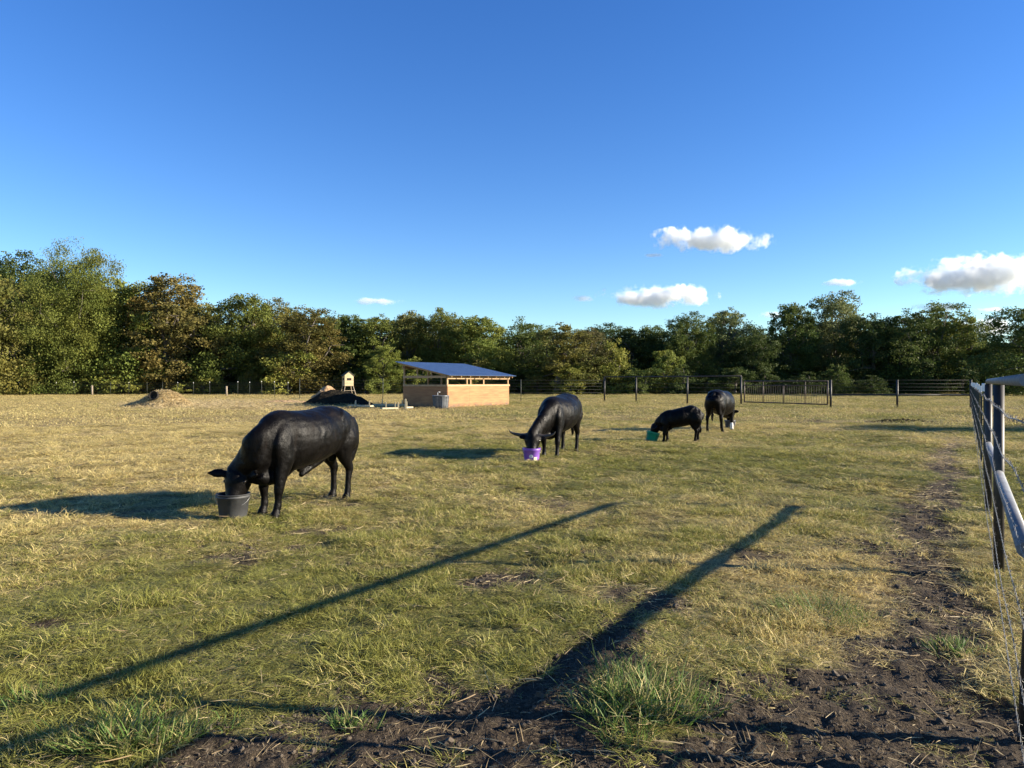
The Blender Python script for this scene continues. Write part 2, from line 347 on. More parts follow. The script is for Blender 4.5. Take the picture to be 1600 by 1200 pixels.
# ------------------------------------------------------------------ scattered stuff by geometry nodes
rng = np.random.default_rng(7)
def blades(name, n, spread, lmin, lmax, wmin, wmax, lean, mat, curl=.8, flat=0.0, seg=3, zoff=0.0, clustered=False):
    if clustered:
        k = max(3, n // 12); c = rng.normal(0, spread * .5, (k, 2)); pos = c[rng.integers(0, k, n)] + rng.normal(0, .018, (n, 2))
    else:
        rr = spread * np.sqrt(rng.random(n)); th = rng.random(n) * 6.283; pos = np.stack([rr * np.cos(th), rr * np.sin(th)], 1)
    az = rng.random(n) * 6.283; ln = lmin + (lmax - lmin) * rng.random(n) ** 1.5; wd = wmin + (wmax - wmin) * rng.random(n)
    t0 = rng.normal(lean, .28, n).clip(0, 1.5); cu = rng.normal(curl, .35, n)
    if flat: t0 = rng.normal(1.45, .08, n); cu = rng.normal(.15, .2, n)
    dx = np.cos(az); dy = np.sin(az); sx = -dy; sy = dx
    P = np.zeros((n, seg + 1, 3)); P[:, 0, 0] = pos[:, 0]; P[:, 0, 1] = pos[:, 1]; P[:, 0, 2] = -.008 + zoff
    for k in range(seg):
        th = t0 + cu * (k / seg)
        P[:, k + 1, 0] = P[:, k, 0] + dx * np.sin(th) * ln / seg; P[:, k + 1, 1] = P[:, k, 1] + dy * np.sin(th) * ln / seg
        P[:, k + 1, 2] = P[:, k, 2] + np.cos(th) * ln / seg
    P[:, :, 2] = np.maximum(P[:, :, 2], -.01 + .006 * rng.random((n, 1)))
    V = []; idx = []
    prof = [1, .9, .65, .12] if seg == 3 else [1, .75, .12]
    tw = rng.normal(0, .6, n)
    for k in range(seg + 1):
        w = wd * prof[k] * .5
        ox = sx * w * np.cos(tw); oy = sy * w * np.cos(tw); oz = w * np.sin(tw)
        V.append(np.stack([P[:, k, 0] - ox, P[:, k, 1] - oy, P[:, k, 2] - oz], 1)); V.append(np.stack([P[:, k, 0] + ox, P[:, k, 1] + oy, P[:, k, 2] + oz], 1))
    V = np.stack(V, 1); nv = 2 * (seg + 1)
    base = (np.arange(n) * nv)[:, None, None]; q = np.array([[2 * k, 2 * k + 1, 2 * k + 3, 2 * k + 2] for k in range(seg)])[None]
    me = np_mesh(name, V.reshape(-1, 3), (base + q).reshape(-1, 4))
    for nm in ('v', 'w'):
        a = me.attributes.new(nm, 'FLOAT', 'POINT'); a.data.foreach_set('value', np.repeat(rng.random(n), nv).astype(np.float32))
    me.materials.append(mat)
    return me
def lump(name, r, mat, seed):
    rg = random.Random(seed); bm = bmesh.new(); bmesh.ops.create_icosphere(bm, subdivisions=2, radius=r)
    for v in bm.verts:
        v.co *= rg.uniform(.65, 1.2); v.co.z *= .7
    me = bpy.data.meshes.new(name); bm.to_mesh(me); bm.free(); me.materials.append(mat); return me
def scatter(name, meshes, P, rot, scl, dry, pick, label=None, cat=None):
    src = bpy.data.collections.new(name + '_source')
    for k, me in enumerate(meshes):
        o = bpy.data.objects.new('%s_tuft_%02d' % (name, k), me); src.objects.link(o)
    me = bpy.data.meshes.new(name); me.vertices.add(len(P)); me.vertices.foreach_set('co', P.astype(np.float32).ravel())
    a = me.attributes.new('rot', 'FLOAT_VECTOR', 'POINT'); a.data.foreach_set('vector', rot.astype(np.float32).ravel())
    a = me.attributes.new('scl', 'FLOAT_VECTOR', 'POINT'); a.data.foreach_set('vector', scl.astype(np.float32).ravel())
    a = me.attributes.new('dry', 'FLOAT', 'POINT'); a.data.foreach_set('value', dry.astype(np.float32))
    a = me.attributes.new('pick', 'INT', 'POINT'); a.data.foreach_set('value', pick.astype(np.int32))
    o = link_mesh(name, me); tag(o, label, cat, kind='stuff')
    ng = bpy.data.node_groups.new(name, 'GeometryNodeTree')
    ng.interface.new_socket('Geometry', in_out='INPUT', socket_type='NodeSocketGeometry'); ng.interface.new_socket('Geometry', in_out='OUTPUT', socket_type='NodeSocketGeometry')
    N = ng.nodes; L = ng.links.new
    gi = N.new('NodeGroupInput'); go = N.new('NodeGroupOutput'); ip = N.new('GeometryNodeInstanceOnPoints'); ci = N.new('GeometryNodeCollectionInfo')
    ci.inputs['Collection'].default_value = src; ci.inputs['Separate Children'].default_value = True; ci.inputs['Reset Children'].default_value = True
    def attr(nm, t):
        n = N.new('GeometryNodeInputNamedAttribute'); n.data_type = t; n.inputs['Name'].default_value = nm; return n.outputs['Attribute']
    L(gi.outputs[0], ip.inputs['Points']); L(ci.outputs[0], ip.inputs['Instance']); ip.inputs['Pick Instance'].default_value = True
    L(attr('pick', 'INT'), ip.inputs['Instance Index'])
    e2r = N.new('FunctionNodeEulerToRotation'); L(attr('rot', 'FLOAT_VECTOR'), e2r.inputs[0]); L(e2r.outputs[0], ip.inputs['Rotation'])
    L(attr('scl', 'FLOAT_VECTOR'), ip.inputs['Scale']); L(ip.outputs[0], go.inputs[0])
    md = o.modifiers.new('scatter', 'NODES'); md.node_group = ng
    return o
def sector(n, r0, r1, a=46):
    r = np.sqrt(r0 ** 2 + (r1 ** 2 - r0 ** 2) * rng.random(n)); t = np.radians(rng.uniform(-a, a, n))
    return r * np.sin(t), r * np.cos(t)
def area(r0, r1, a): return (r1 ** 2 - r0 ** 2) * math.radians(a)

near = [blades('tuft', 150, .13,   .03, .10, .0025, .0045, .95, M_blade, curl=.9) for _ in range(5)] + \
       [blades('tuft', 110, .10, .035, .11, .0028, .005, .65, M_blade, curl=.9, clustered=True) for _ in range(4)]
far = [blades('tuft', 85, .5, .05, .16, .010, .020, .6, M_blade, curl=.8, seg=2) for _ in range(5)]
straw = [blades('straw', 12, .15, .02, .11, .0015, .0032, 1.4, M_straw, flat=1, zoff=.012) for _ in range(4)]
def field(name, meshes, r0, r1, a, dens, s0, s1, label, hs=1.0):
    n = int(area(r0, r1, a) * dens); x, y = sector(n, r0, r1, a)
    dm = dirt_shade_mask(x, y); nn = fbm(x * 3.1, y * 3.1, 91, 3); n4 = fbm(x * .9, y * .9, 97, 3)
    keep = rng.random(n) > np.clip(dm * 1.2 - .02, 0, .94)
    x, y, nn, n4, dm = x[keep], y[keep], nn[keep], n4[keep], dm[keep]; n = len(x)
    dry = np.clip(dry_map(x, y) + rng.normal(0, .17, n) + dm * .2, 0, 1)
    h = hs * (.42 + 1.25 * sstep(.35, .75, nn) * (.35 + n4)) * (1 - .35 * dm)
    s = rng.uniform(s0, s1, n)
    P = np.stack([x, y, ground_h(x, y)], 1)
    rot = np.stack([rng.normal(0, .12, n), rng.normal(0, .12, n), rng.random(n) * 6.283], 1)
    scl = np.stack([s, s, s * h], 1)
    k = len(meshes)
    if k == 9:
        pick = np.where(rng.random(n) < sstep(.45, .65, nn), 5 + rng.integers(0, 4, n), rng.integers(0, 5, n))
    else: pick = rng.integers(0, k, n)
    scatter(name, meshes, P, rot, scl, dry, pick, label, 'grass')
field('pasture_grass', near, 1.2, 9.5, 50, 130, .8, 1.35, 'short mixed green and straw coloured pasture grass in the foreground', hs=.60)
field('midfield_grass', near, 9.5, 30, 44, 62, 1.1, 2.0, 'yellow green pasture grass around the grazing cattle', hs=.44)
field('distant_grass', far, 30, 116, 42, 6.0, .9, 1.6, 'dry yellow pasture grass of the far field towards the trees', hs=.42)
# soil crumbs and straw litter
M_soilclod = noisy('soil_crumb', (.024, .018, .012), (.115, .09, .062), 9, .95, .5, 60, coord='Object')
clods = [lump('soil_crumb', .012, M_soilclod, k) for k in range(5)]
n = 110000; x, y = sector(n, 1.5, 12, 48); dm = dirt_shade_mask(x, y); k = rng.random(n) < (dm - .35) * 1.2
x, y = x[k], y[k]; n = len(x); s = np.exp(rng.normal(-.9, .6, n)).clip(.15, 2.2)
scatter('soil_crumbs', clods, np.stack([x, y, ground_h(x, y) + .002], 1), rng.random((n, 3)) * 6.28, np.stack([s] * 3, 1), np.zeros(n), rng.integers(0, 5, n), 'dark crumbly bare soil trodden by hooves', 'soil')
n = 90000; x, y = sector(n, 1.5, 28, 46); dm = dirt_shade_mask(x, y); k = rng.random(n) < (.14 + dm * .5) * (.1 + 1.4 * fbm(x * 1.2, y * 1.2, 44, 3) ** 1.5)
x, y = x[k], y[k]; n = len(x); s = rng.uniform(.5, 1.5, n) * (1 + .04 * y)
scatter('straw_litter', straw, np.stack([x, y, ground_h(x, y)], 1), np.stack([rng.normal(0, .1, n), rng.normal(0, .1, n), rng.random(n) * 6.28], 1), np.stack([s] * 3, 1), np.ones(n), rng.integers(0, 4, n), 'broken dry straw lying over soil and grass', 'straw')

# grass clumps one can point at
def clump(px, py, rx, ry, n, lmin, lmax, wd, label, seed):
    global rng
    rng = np.random.default_rng(seed)
    me = blades('grass_clump', n, 1.0, lmin, lmax, wd * .6, wd, .45, M_clump, curl=.85)
    cx, cy = gp(px, py)
    # squash root positions into an irregular ellipse while keeping blade size
    nv = 8; co = np.zeros(len(me.vertices) * 3, np.float32); me.vertices.foreach_get('co', co); co = co.reshape(-1, nv, 3)
    root = co[:, 0:2, :].mean(1); new = root.copy(); rr = np.hypot(root[:, 0], root[:, 1]); a = np.arctan2(root[:, 1], root[:, 0])
    wob = .5 + 1.0 * vnoise(a * 1.6 + 5, a * 0 + seed)
    new[:, 0] *= rx * wob; new[:, 1] *= ry * wob
    k = co - root[:, None, :]; k *= (1.15 - .5 * rr)[:, None, None]
    # lean outward
    co = k + new[:, None, :]; zz = np.clip(k[:, :, 2], 0, None)
    co[:, :, 0] += zz * (root[:, 0] * .8)[:, None]; co[:, :, 1] += zz * (root[:, 1] * .8)[:, None]
    co[:, :, 2] += (ground_h(new[:, 0] + cx, new[:, 1] + cy))[:, None]
    me.vertices.foreach_set('co', co.astype(np.float32).ravel()); me.update()
    o = link_mesh('grass_clump', me); o.location = (cx, cy, 0); tag(o, label, 'grass clump', 'lush grass clumps at the front of the pasture')
clump(990, 1105, .31, .36, 1500, .08, .25, .009, 'largest bushy green grass clump in the foreground beside bare soil', 3)
clump(200, 1165, .40, .22, 1100, .07, .18, .009, 'wide flat green grass clump in the bottom left corner', 4)
clump(545, 1135, .12, .10, 150, .06, .14, .009, 'tiny green grass clump alone on bare soil at the bottom', 5)
clump(60, 1100, .18, .14, 420, .06, .13, .008, 'small green grass clump at the left edge near the rail shadow', 6)
clump(1490, 1010, .14, .14, 220, .06, .15, .009, 'small sparse green grass clump on soil near the pipe fence', 7)
clump(1290, 950, .38, .30, 900, .07, .17, .006, 'loose ragged grass clump between the two dark soil tracks', 8)
rng = np.random.default_rng(99)

# ------------------------------------------------------------------ near pipe fence, gate and wire
def fpt(d, z=0.0, off=0.0):
    u = Vector((FSL, 1, 0)).normalized(); nrm = Vector((-u.y, u.x, 0))
    p = Vector((FX0 + FSL * d, d, 0)) + nrm * off; return Vector((p.x, p.y, z))
def pipe_fence():
    t = empty('pipe_fence', fpt(5.96)); inv = Matrix.Translation(-t.location)
    def P(v): return inv @ v
    for d, tilt in ((8.80, .0), (5.96, .0), (3.22, .085)):
        b = fpt(d, gh(*fpt(d)[:2]) - .1); tp = fpt(d, 1.575) + Vector((tilt, 0, 0))
        MB().tube([P(b), P(tp)], .0395, 16).build('post', M_post, t)
    MB().tube([P(fpt(8.86, 1.61)), P(fpt(3.17, 1.61))], [.03, .03], 16).build('top_rail', M_rail, t)
    for a, b in ((8.80, 5.96), (5.96, 3.22)):
        e = .034 * .84
        MB().tube([P(fpt(a - e - .012, .83)), P(fpt(b + e + .012, .83))], .036, 16).build('lower_rail', M_rail, t)
    # barbed wire strands: two twisted wires with barbs
    for zz, sag in ((1.44, .02), (1.20, .03), (.96, .04), (.68, .03), (.42, .05), (.2, .03)):
        mb = MB(); L0, L1 = 3.0, 42.0
        knots = [3.22, 5.96, 8.8] + [8.8 + 2.6 * k for k in range(1, 13)]
        d = 2.2; path = []
        while d < 41.5:
            j = max([q for q in knots if q <= d], default=3.22); nx = min([q for q in knots if q > d], default=44)
            s = (d - j) / (nx - j) if d >= j else 0
            z = zz - sag * 4 * s * (1 - s) + .01 * math.sin(d * 3 + zz * 9)
            path.append((d, z)); d += .03 if d < 9 else (.10 if d < 16 else .8)
        for ph in (0, math.pi):
            pts = []
            for (d, z) in path:
                if d < 16:
                    a = d * 40 + ph; rr = .0028
                else: a = ph; rr = .0028
                pts.append(P(fpt(d, z + rr * math.sin(a), .048 + rr * math.cos(a))))
            mb.tube(pts, .0012, 5)
        d = 2.25
        while d < 20:
            z = min(path, key=lambda q: abs(q[0] - d))[1]; c = P(fpt(d, z, .048))
            for k in range(2):
                a = random.Random(int(d * 1000) + k).uniform(0, 3.14); v = Vector((.3 * math.cos(a), .3 * math.sin(a), math.sin(a + .8))).normalized() * .016
                mb.tube([c - v, c + v], [.0008, .0012], 4)
            d += .11
        mb.build('barbed_wire', M_wire, t)
    for k in range(1, 13):
        d = 8.8 + 2.6 * k; h = 1.50 + .03 * math.sin(k * 2.1); b = fpt(d, -.05); b2 = fpt(d, h)
        lx = .015 * math.sin(k * 5.0)
        mb = MB(); mb.box(P(fpt(d, h / 2 - .06)), (.036, .006, h - .02), Matrix.Rotation(math.atan(1 / FSL), 4, 'Z')); mb.box(P(fpt(d, h / 2 - .06, -.018)), (.006, .03, h - .02), Matrix.Rotation(math.atan(1 / FSL), 4, 'Z'))
        q = 0.1
        while q < h - .15:
            mb.box(P(fpt(d, q, .008)), (.012, .012, .012), Matrix.Rotation(math.atan(1 / FSL), 4, 'Z')); q += .1
        o = mb.build('steel_post', M_tpost, t)
        c = MB().box(P(fpt(d, h - .012)), (.046, .05, .13), Matrix.Rotation(math.atan(1 / FSL), 4, 'Z'), .006).build('post_cap', M_cap, o)
    tag(t, 'near pipe fence with grey rails and barbed wire running along the right edge', 'fence')
pipe_fence()
def near_gate():
    t = empty('pipe_gate', fpt(1.2)); inv = Matrix.Translation(-t.location)
    P = lambda v: inv @ v
    f = MB(); d0, d1 = 2.93, -1.6
    for z in (1.47, .25): f.tube([P(fpt(d0, z)), P(fpt(d1, z))], .024, 12)
    for d in (d0, d1): f.tube([P(fpt(d, .25)), P(fpt(d, 1.47))], .024, 12)
    f.build('gate_frame', M_rail, t)
    for z in (1.22, .98, .74, .5): MB().tube([P(fpt(d0 - .02, z)), P(fpt(d1 + .02, z))], .018, 10).build('gate_bar', M_rail, t)
    MB().tube([P(fpt(.7, .27)), P(fpt(.7, 1.45))], .018, 10).build('gate_upright', M_rail, t)
    for z in (.4, 1.35): MB().tube([P(fpt(2.95, z)), P(fpt(3.15, z))], .012, 8).build('hinge', M_post, t)
    tag(t, 'grey pipe gate hung at the near end of the pipe fence', 'gate')
near_gate()

# ------------------------------------------------------------------ far fences
def line_fence(name, pts, spacing, hgt, wires, label, cap=True, wood=(), mat=M_tpost, rad=.02, h_extra=None):
    t = empty(name, (pts[0][0], pts[0][1], 0)); o0 = Vector(t.location)
    pos = []
    for a, b in zip(pts[:-1], pts[1:]):
        a = Vector(a); b = Vector(b); n = max(1, round((b - a).length / spacing))
        for k in range(n): pos.append(a.lerp(b, k / n))
    pos.append(Vector(pts[-1])); rg = random.Random(5)
    for i, p in enumerate(pos):
        h = hgt + rg.uniform(-.08, .08); ln = rg.uniform(-.03, .03); q = Vector((p.x, p.y, 0)) - o0
        if i in wood:
            MB().tube([q + Vector((0, 0, -.1)), q + Vector((ln, 0, h * .72))], .11, 8).build('wooden_post', M_oldwood, t)
            continue
        po = MB().tube([q + Vector((0, 0, -.1)), q + Vector((ln, 0, h))], rad, 6).build('steel_post', mat, t)
        if cap and rg.random() < .8:
            MB().tube([q + Vector((ln * .9, 0, h - .11)), q + Vector((ln, 0, h + .015))], rad * 1.3, 6).build('post_cap', M_cap, po)
    for z in wires:
        mb = MB()
        mb.tube([Vector((p.x, p.y, z)) - o0 for p in pos], .006, 4); mb.build('wire', M_wirefar, t)
    tag(t, label, 'fence'); return t
LF = [(at(-120, 86), 86), (at(60, 85), 85), (at(230, 83), 83), (at(354, 78), 78), (at(450, 70), 70)]
line_fence('wire_fence', LF, 2.55, 1.62, (.3, .55, .8, 1.05, 1.3, 1.5), 'long wire fence with white tipped steel posts below the trees at the left', wood=(9, 17))
CFp = [(at(468, 63), 63), (at(598, 61), 61), (at(700, 60), 60), (at(814, 59), 59), (at(944, 57.5), 57.5)]
line_fence('wire_fence', CFp, 7.0, 1.9, (.25, .5, .75, 1.0, 1.25, 1.5, 1.75), 'sparse dark wire fence running behind the shed and the dirt mound', cap=False, rad=.03)

def far_pipe(name, posts, rails, wires, label, h):
    t = empty(name, (posts[0][0], posts[0][1], 0)); o0 = Vector(t.location)
    for (x, y) in posts:
        MB().tube([Vector((x, y, -.1)) - o0, Vector((x, y, h)) - o0], .065, 10).build('post', M_post, t)
    for z in rails: MB().tube([Vector((x, y, z)) - o0 for x, y in posts], .045, 8).build('rail', M_post, t)
    for z in wires: MB().tube([Vector((x, y, z)) - o0 for x, y in posts], .005, 4).build('wire', M_wirefar, t)
    tag(t, label, 'fence')
g2 = lambda px, d: (at(px, d), d)
far_pipe('pipe_fence', [g2(944.5, 57.4), g2(994, 57), g2(1074, 53), g2(1158, 50)], (2.02,), (.3, .6, .9, 1.2, 1.5), 'dark pipe and wire fence behind the farthest cow, left of the far gate', 2.0)
far_pipe('pipe_fence', [g2(1298, 43.5), g2(1402, 43.3), g2(1517, 42.3)], (.83,), (1.1, 1.3, 1.5, 1.72), 'dark pipe fence with a single low rail, right of the far gate', 1.74)
def far_gate():
    a = Vector((*g2(1162.5, 49.6), 0)); b = Vector((*g2(1294, 43.9), 0)); t = empty('ranch_gate', a); d = b - a
    f = MB()
    for z in (.22, 1.66): f.tube([Vector((0, 0, z)), d + Vector((0, 0, z))], .04, 8)
    for s in (0.004, .996): f.tube([d * s + Vector((0, 0, .22)), d * s + Vector((0, 0, 1.66))], .04, 8)
    f.build('gate_frame', M_rust, t)
    MB().tube([Vector((0, 0, 1.38)), d + Vector((0, 0, 1.38))], .028, 8).build('middle_rail', M_rust, t)
    for s in (.25, .5, .75): MB().tube([d * s + Vector((0, 0, .22)), d * s + Vector((0, 0, 1.66 if s != .5 else 1.38))], .03, 8).build('gate_upright', M_rust, t)
    for k in range(36):
        s = (k + .5) / 36; MB().tube([d * s + Vector((0, 0, .24)), d * s + Vector((0, 0, 1.38))], .009, 5).build('picket', M_rust, t)
    tag(t, 'rusty brown picket gate of slim upright bars in the far fence', 'gate')
far_gate()

# ------------------------------------------------------------------ shed
def shed():
    C0 = Vector((*gp(699, 637.5), 0)); a = Vector((-3.06, 2.2, 0)).normalized(); u = Vector((a.y, -a.x, 0))
    LW, LR = 3.77, 6.45
    t = empty('loafing_shed', C0, math.atan2(u.y, u.x))     # local x = along long front, local y = towards high side (a)
    # check orientation: local y = rot90(u) = (-u.y,u.x) = a  ok
    zl, zh, pz = 2.06, 2.80, 1.42
    zr = lambda y: zl + (zh - zl) * y / LW
    # plywood wall panels, front (sunlit, low), left gable, right gable, back
    for z0, z1 in ((.02, .70), (.705, 1.32)):
        for k in range(3):
            x0 = k * LR / 3; MB().box((x0 + LR / 6, -.01, (z0 + z1) / 2), (LR / 3 - .006, .02, z1 - z0)).build('front_panel', M_ply, t)
        MB().box((-.012, LW / 2, (z0 + z1) / 2), (.02, LW - .02, z1 - z0)).build('side_panel', M_ply, t)
        MB().box((LR + .012, LW / 2, (z0 + z1) / 2), (.02, LW - .02, z1 - z0)).build('side_panel', M_ply, t)
        MB().box((LR / 2, LW + .012, (z0 + z1) / 2), (LR - .04, .02, z1 - z0)).build('back_panel', M_ply, t)
    # cap boards above the panels, header under the eaves
    MB().box((LR / 2, -.03, 1.385), (LR + .1, .05, .12)).build('cap_board', M_lumber, t)
    MB().box((-.035, LW / 2, 1.385), (.05, LW - .06, .12)).build('cap_board', M_lumber, t)
    MB().box((LR + .035, LW / 2, 1.385), (.05, LW - .06, .12)).build('cap_board', M_lumber, t)
    MB().box((LR / 2, -.03, 1.89), (LR + .08, .045, .20)).build('header_board', M_lumber, t)
    MB().box((-.032, LW / 2, 1.93), (.045, LW - .06, .15)).build('header_board', M_lumber, t)
    MB().box((LR + .032, LW / 2, 1.93), (.045, LW - .06, .15)).build('header_board', M_lumber, t)
    MB().box((LR / 2, LW + .03, 2.55), (LR + .08, .045, .20)).build('header_board', M_lumber, t)
    for x in (.05, LR * .36, LR * .57, LR - .05):
        for y in (.06, LW - .06):
            MB().box((x, y, (zr(y) - .06) / 2), (.09, .09, zr(y) - .06)).build('post', M_lumber, t)
    for y in (LW * .36, LW * .68):
        for x in (.05, LR - .05): MB().box((x, y, (zr(y) - .06) / 2 + .9), (.06, .09, zr(y) - 1.86)).build('stud', M_lumber, t)
    for k in range(8):
        x = .03 + k * (LR - .06) / 7
        MB().bar((x, -.35, zr(-.35) - .045), (x, LW + .3, zr(LW + .3) - .045), .04, .13).build('rafter', M_lumber, t)
    # corrugated roof
    bm = bmesh.new(); n = 150; rows = []
    x0, x1 = -.35, LR + .2
    for y in (-.48, LW + .38):
        rows.append([bm.verts.new((x0 + (x1 - x0) * k / n, y, zr(y) + .05 + (.018 if k % 4 in (1, 2) else 0))) for k in range(n + 1)])
    for k in range(n): bm.faces.new((rows[0][k], rows[0][k + 1], rows[1][k + 1], rows[1][k]))
    r = bmesh.ops.extrude_face_region(bm, geom=bm.faces[:])
    for v in [g for g in r['geom'] if isinstance(g, bmesh.types.BMVert)]: v.co.z -= .012
    bmesh.ops.recalc_face_normals(bm, faces=bm.faces)
    me = bpy.data.meshes.new('metal_roof'); bm.to_mesh(me); bm.free()
    link_mesh('metal_roof', me, noisy('blue_grey_roof_metal', (.10, .17, .29), (.15, .23, .37), 2, .35, .05, metal=.6), t)
    tag(t, 'low plywood livestock shed with sloping blue grey metal roof', 'shed')
shed()
def water_tank():
    x, d = gp(691, 637.8); x -= .05; d -= .35
    t = empty('stock_tank', (x, d, gh(x, d))); r = .50
    MB().lathe([(r * .84, 0), (r * .88, .2), (r * .9, .22), (r * .93, .48), (r * .95, .5), (r * .97, .72), (r * 1.04, .74), (r * 1.04, .79), (r * .97, .79), (r * .93, .70), (r * .8, .08)], 36).build('tank_body', M_tank, t)
    MB().lathe([(r * .92, .62), (r * .92, .625)], 36).build('water', noisy('tank_water', (.02, .03, .035), (.03, .04, .045), 3, .05, .05), t)
    for k in range(10):
        a = k * .628; MB().bar((r * .86 * math.cos(a), r * .86 * math.sin(a), .03), (r * .985 * math.cos(a), r * .985 * math.sin(a), .72), .035, .035).build('rib', M_tank, t)
    MB().tube([(-.2, .1, .6), (-.2, .1, .95), (-.15, .1, 1.0), (-.05, .1, .98)], .018, 8).build('fill_pipe', M_white, t)
    tag(t, 'dark grey round stock tank at the near corner of the shed', 'water tank')
water_tank()
def forms():
    specs = [(546, 634.6, 581, 635.6, 'pale form board nearest the dirt mound, left of the other boards'),
             (582, 633.5, 634, 633.8, 'pale form board farthest back behind the two front boards'),
             (596, 639.6, 620, 639.0, 'short pale form board in the middle of the staked frame'),
             (633, 638.0, 643, 637.6, 'shortest pale form board beside the shed wall')]
    for (xa, ya, xb, yb, lab) in specs:
        A = Vector((*gp(xa, ya + 2.2), 0)); B = Vector((*gp(xb, yb + 2.2), 0)); t = empty('form_board', A)
        MB().bar((0, 0, .13), B - A + Vector((0, 0, .13)), .30, .09).build('board', M_pale, t)
        n = 2 if (B - A).length > .8 else 1
        for k in range(n):
            s = (.3, .9)[k]; p = (B - A) * s + Vector((.0, -.06, 0))
            MB().box(p + Vector((0, 0, .22)), (.06, .05, .5)).build('stake', M_pale, t)
        tag(t, lab, 'board', 'form boards staked out beside the shed')
    for (px, yb, h, lab) in ((555, 634, .3, 'thin pale stake standing behind the left form board'), (622, 641, .42, 'pale stake standing between the short form boards'), (633.5, 640.5, .62, 'tallest pale stake standing in front of the shed wall')):
        x, y = gp(px, yb); MBx = MB().box((0, 0, h / 2), (.09, .06, h), None, .005)
        MBx.tube([(0, 0, h), (0, 0, h + .02)], .03, 6)
        o = MBx.build('stake', M_pale); o.location = (x, y, gh(x, y)); tag(o, lab, 'stake', 'stakes around the form boards')
forms()
# straw strewn between the hay pile and the compost mound
n = 2600; px_ = rng.normal(350, 70, n); py_ = rng.normal(632, 4.0, n).clip(624, 645); d_ = CH * F / (py_ - HZ); x_ = (px_ - 800) / F * d_
scatter('strewn_straw', [blades('straw', 30, .4, .10, .35, .008, .016, 1.4, M_hay, flat=1, zoff=.05) for _ in range(3)], np.stack([x_, d_, ground_h(x_, d_)], 1), np.stack([rng.normal(0, .15, n), rng.normal(0, .15, n), rng.random(n) * 6.28], 1), np.ones((n, 3)), np.ones(n), rng.integers(0, 3, n), 'pale straw strewn over the field right of the hay pile', 'straw')
# mounds
def mound(name, px, base, rx, ry, h, mat, label, seed, rough=.12):
    x0, y0 = gp(px, base); y0 += ry * .7
    n = 110; g = np.linspace(-1.15, 1.15, n); X, Y = np.meshgrid(g, g)
    r = np.hypot(X, Y) + (fbm(X * 2 + seed, Y * 2, seed, 3) - .5) * .35
    Z = h * (1 - sstep(0, 1.05, r)) ** .8 + (fbm(X * 9, Y * 9, seed + 3, 4) - .5) * rough * sstep(1.15, .7, r) * 2 * .5 - .03 - .25 * sstep(1.0, 1.15, r)
    V = np.stack([X * rx, Y * ry, Z], -1).reshape(-1, 3); i = (np.arange(n - 1)[:, None] * n + np.arange(n - 1)[None]).ravel()
    me = np_mesh(name, V, np.stack([i, i + 1, i + n + 1, i + n], 1)); o = link_mesh(name, me, mat, smooth=True); o.location = (x0, y0, gh(x0, y0)); 
    if label: tag(o, label, 'mound')
    return o
mound('dirt_mound', 516, 633.5, 2.75, 1.9, 1.12, M_mulch, 'large dark compost mound between the nearest bull and the shed', 4)
mound('soil_mound', 507, 624, 1.7, 1.5, 1.30, M_sand, 'light brown soil mound peeking up behind the dark compost mound', 8)
mound('soil_ridge', 1412, 660, 1.5, .45, .13, M_mulch, 'low dark ridge of turned soil in the field before the far gate', 12, rough=.25)
o = mound('earth_spill', 440, 630.5, 2.9, 1.1, .22, M_sand, 'low spread of reddish brown earth left of the compost mound', 15, rough=.2)
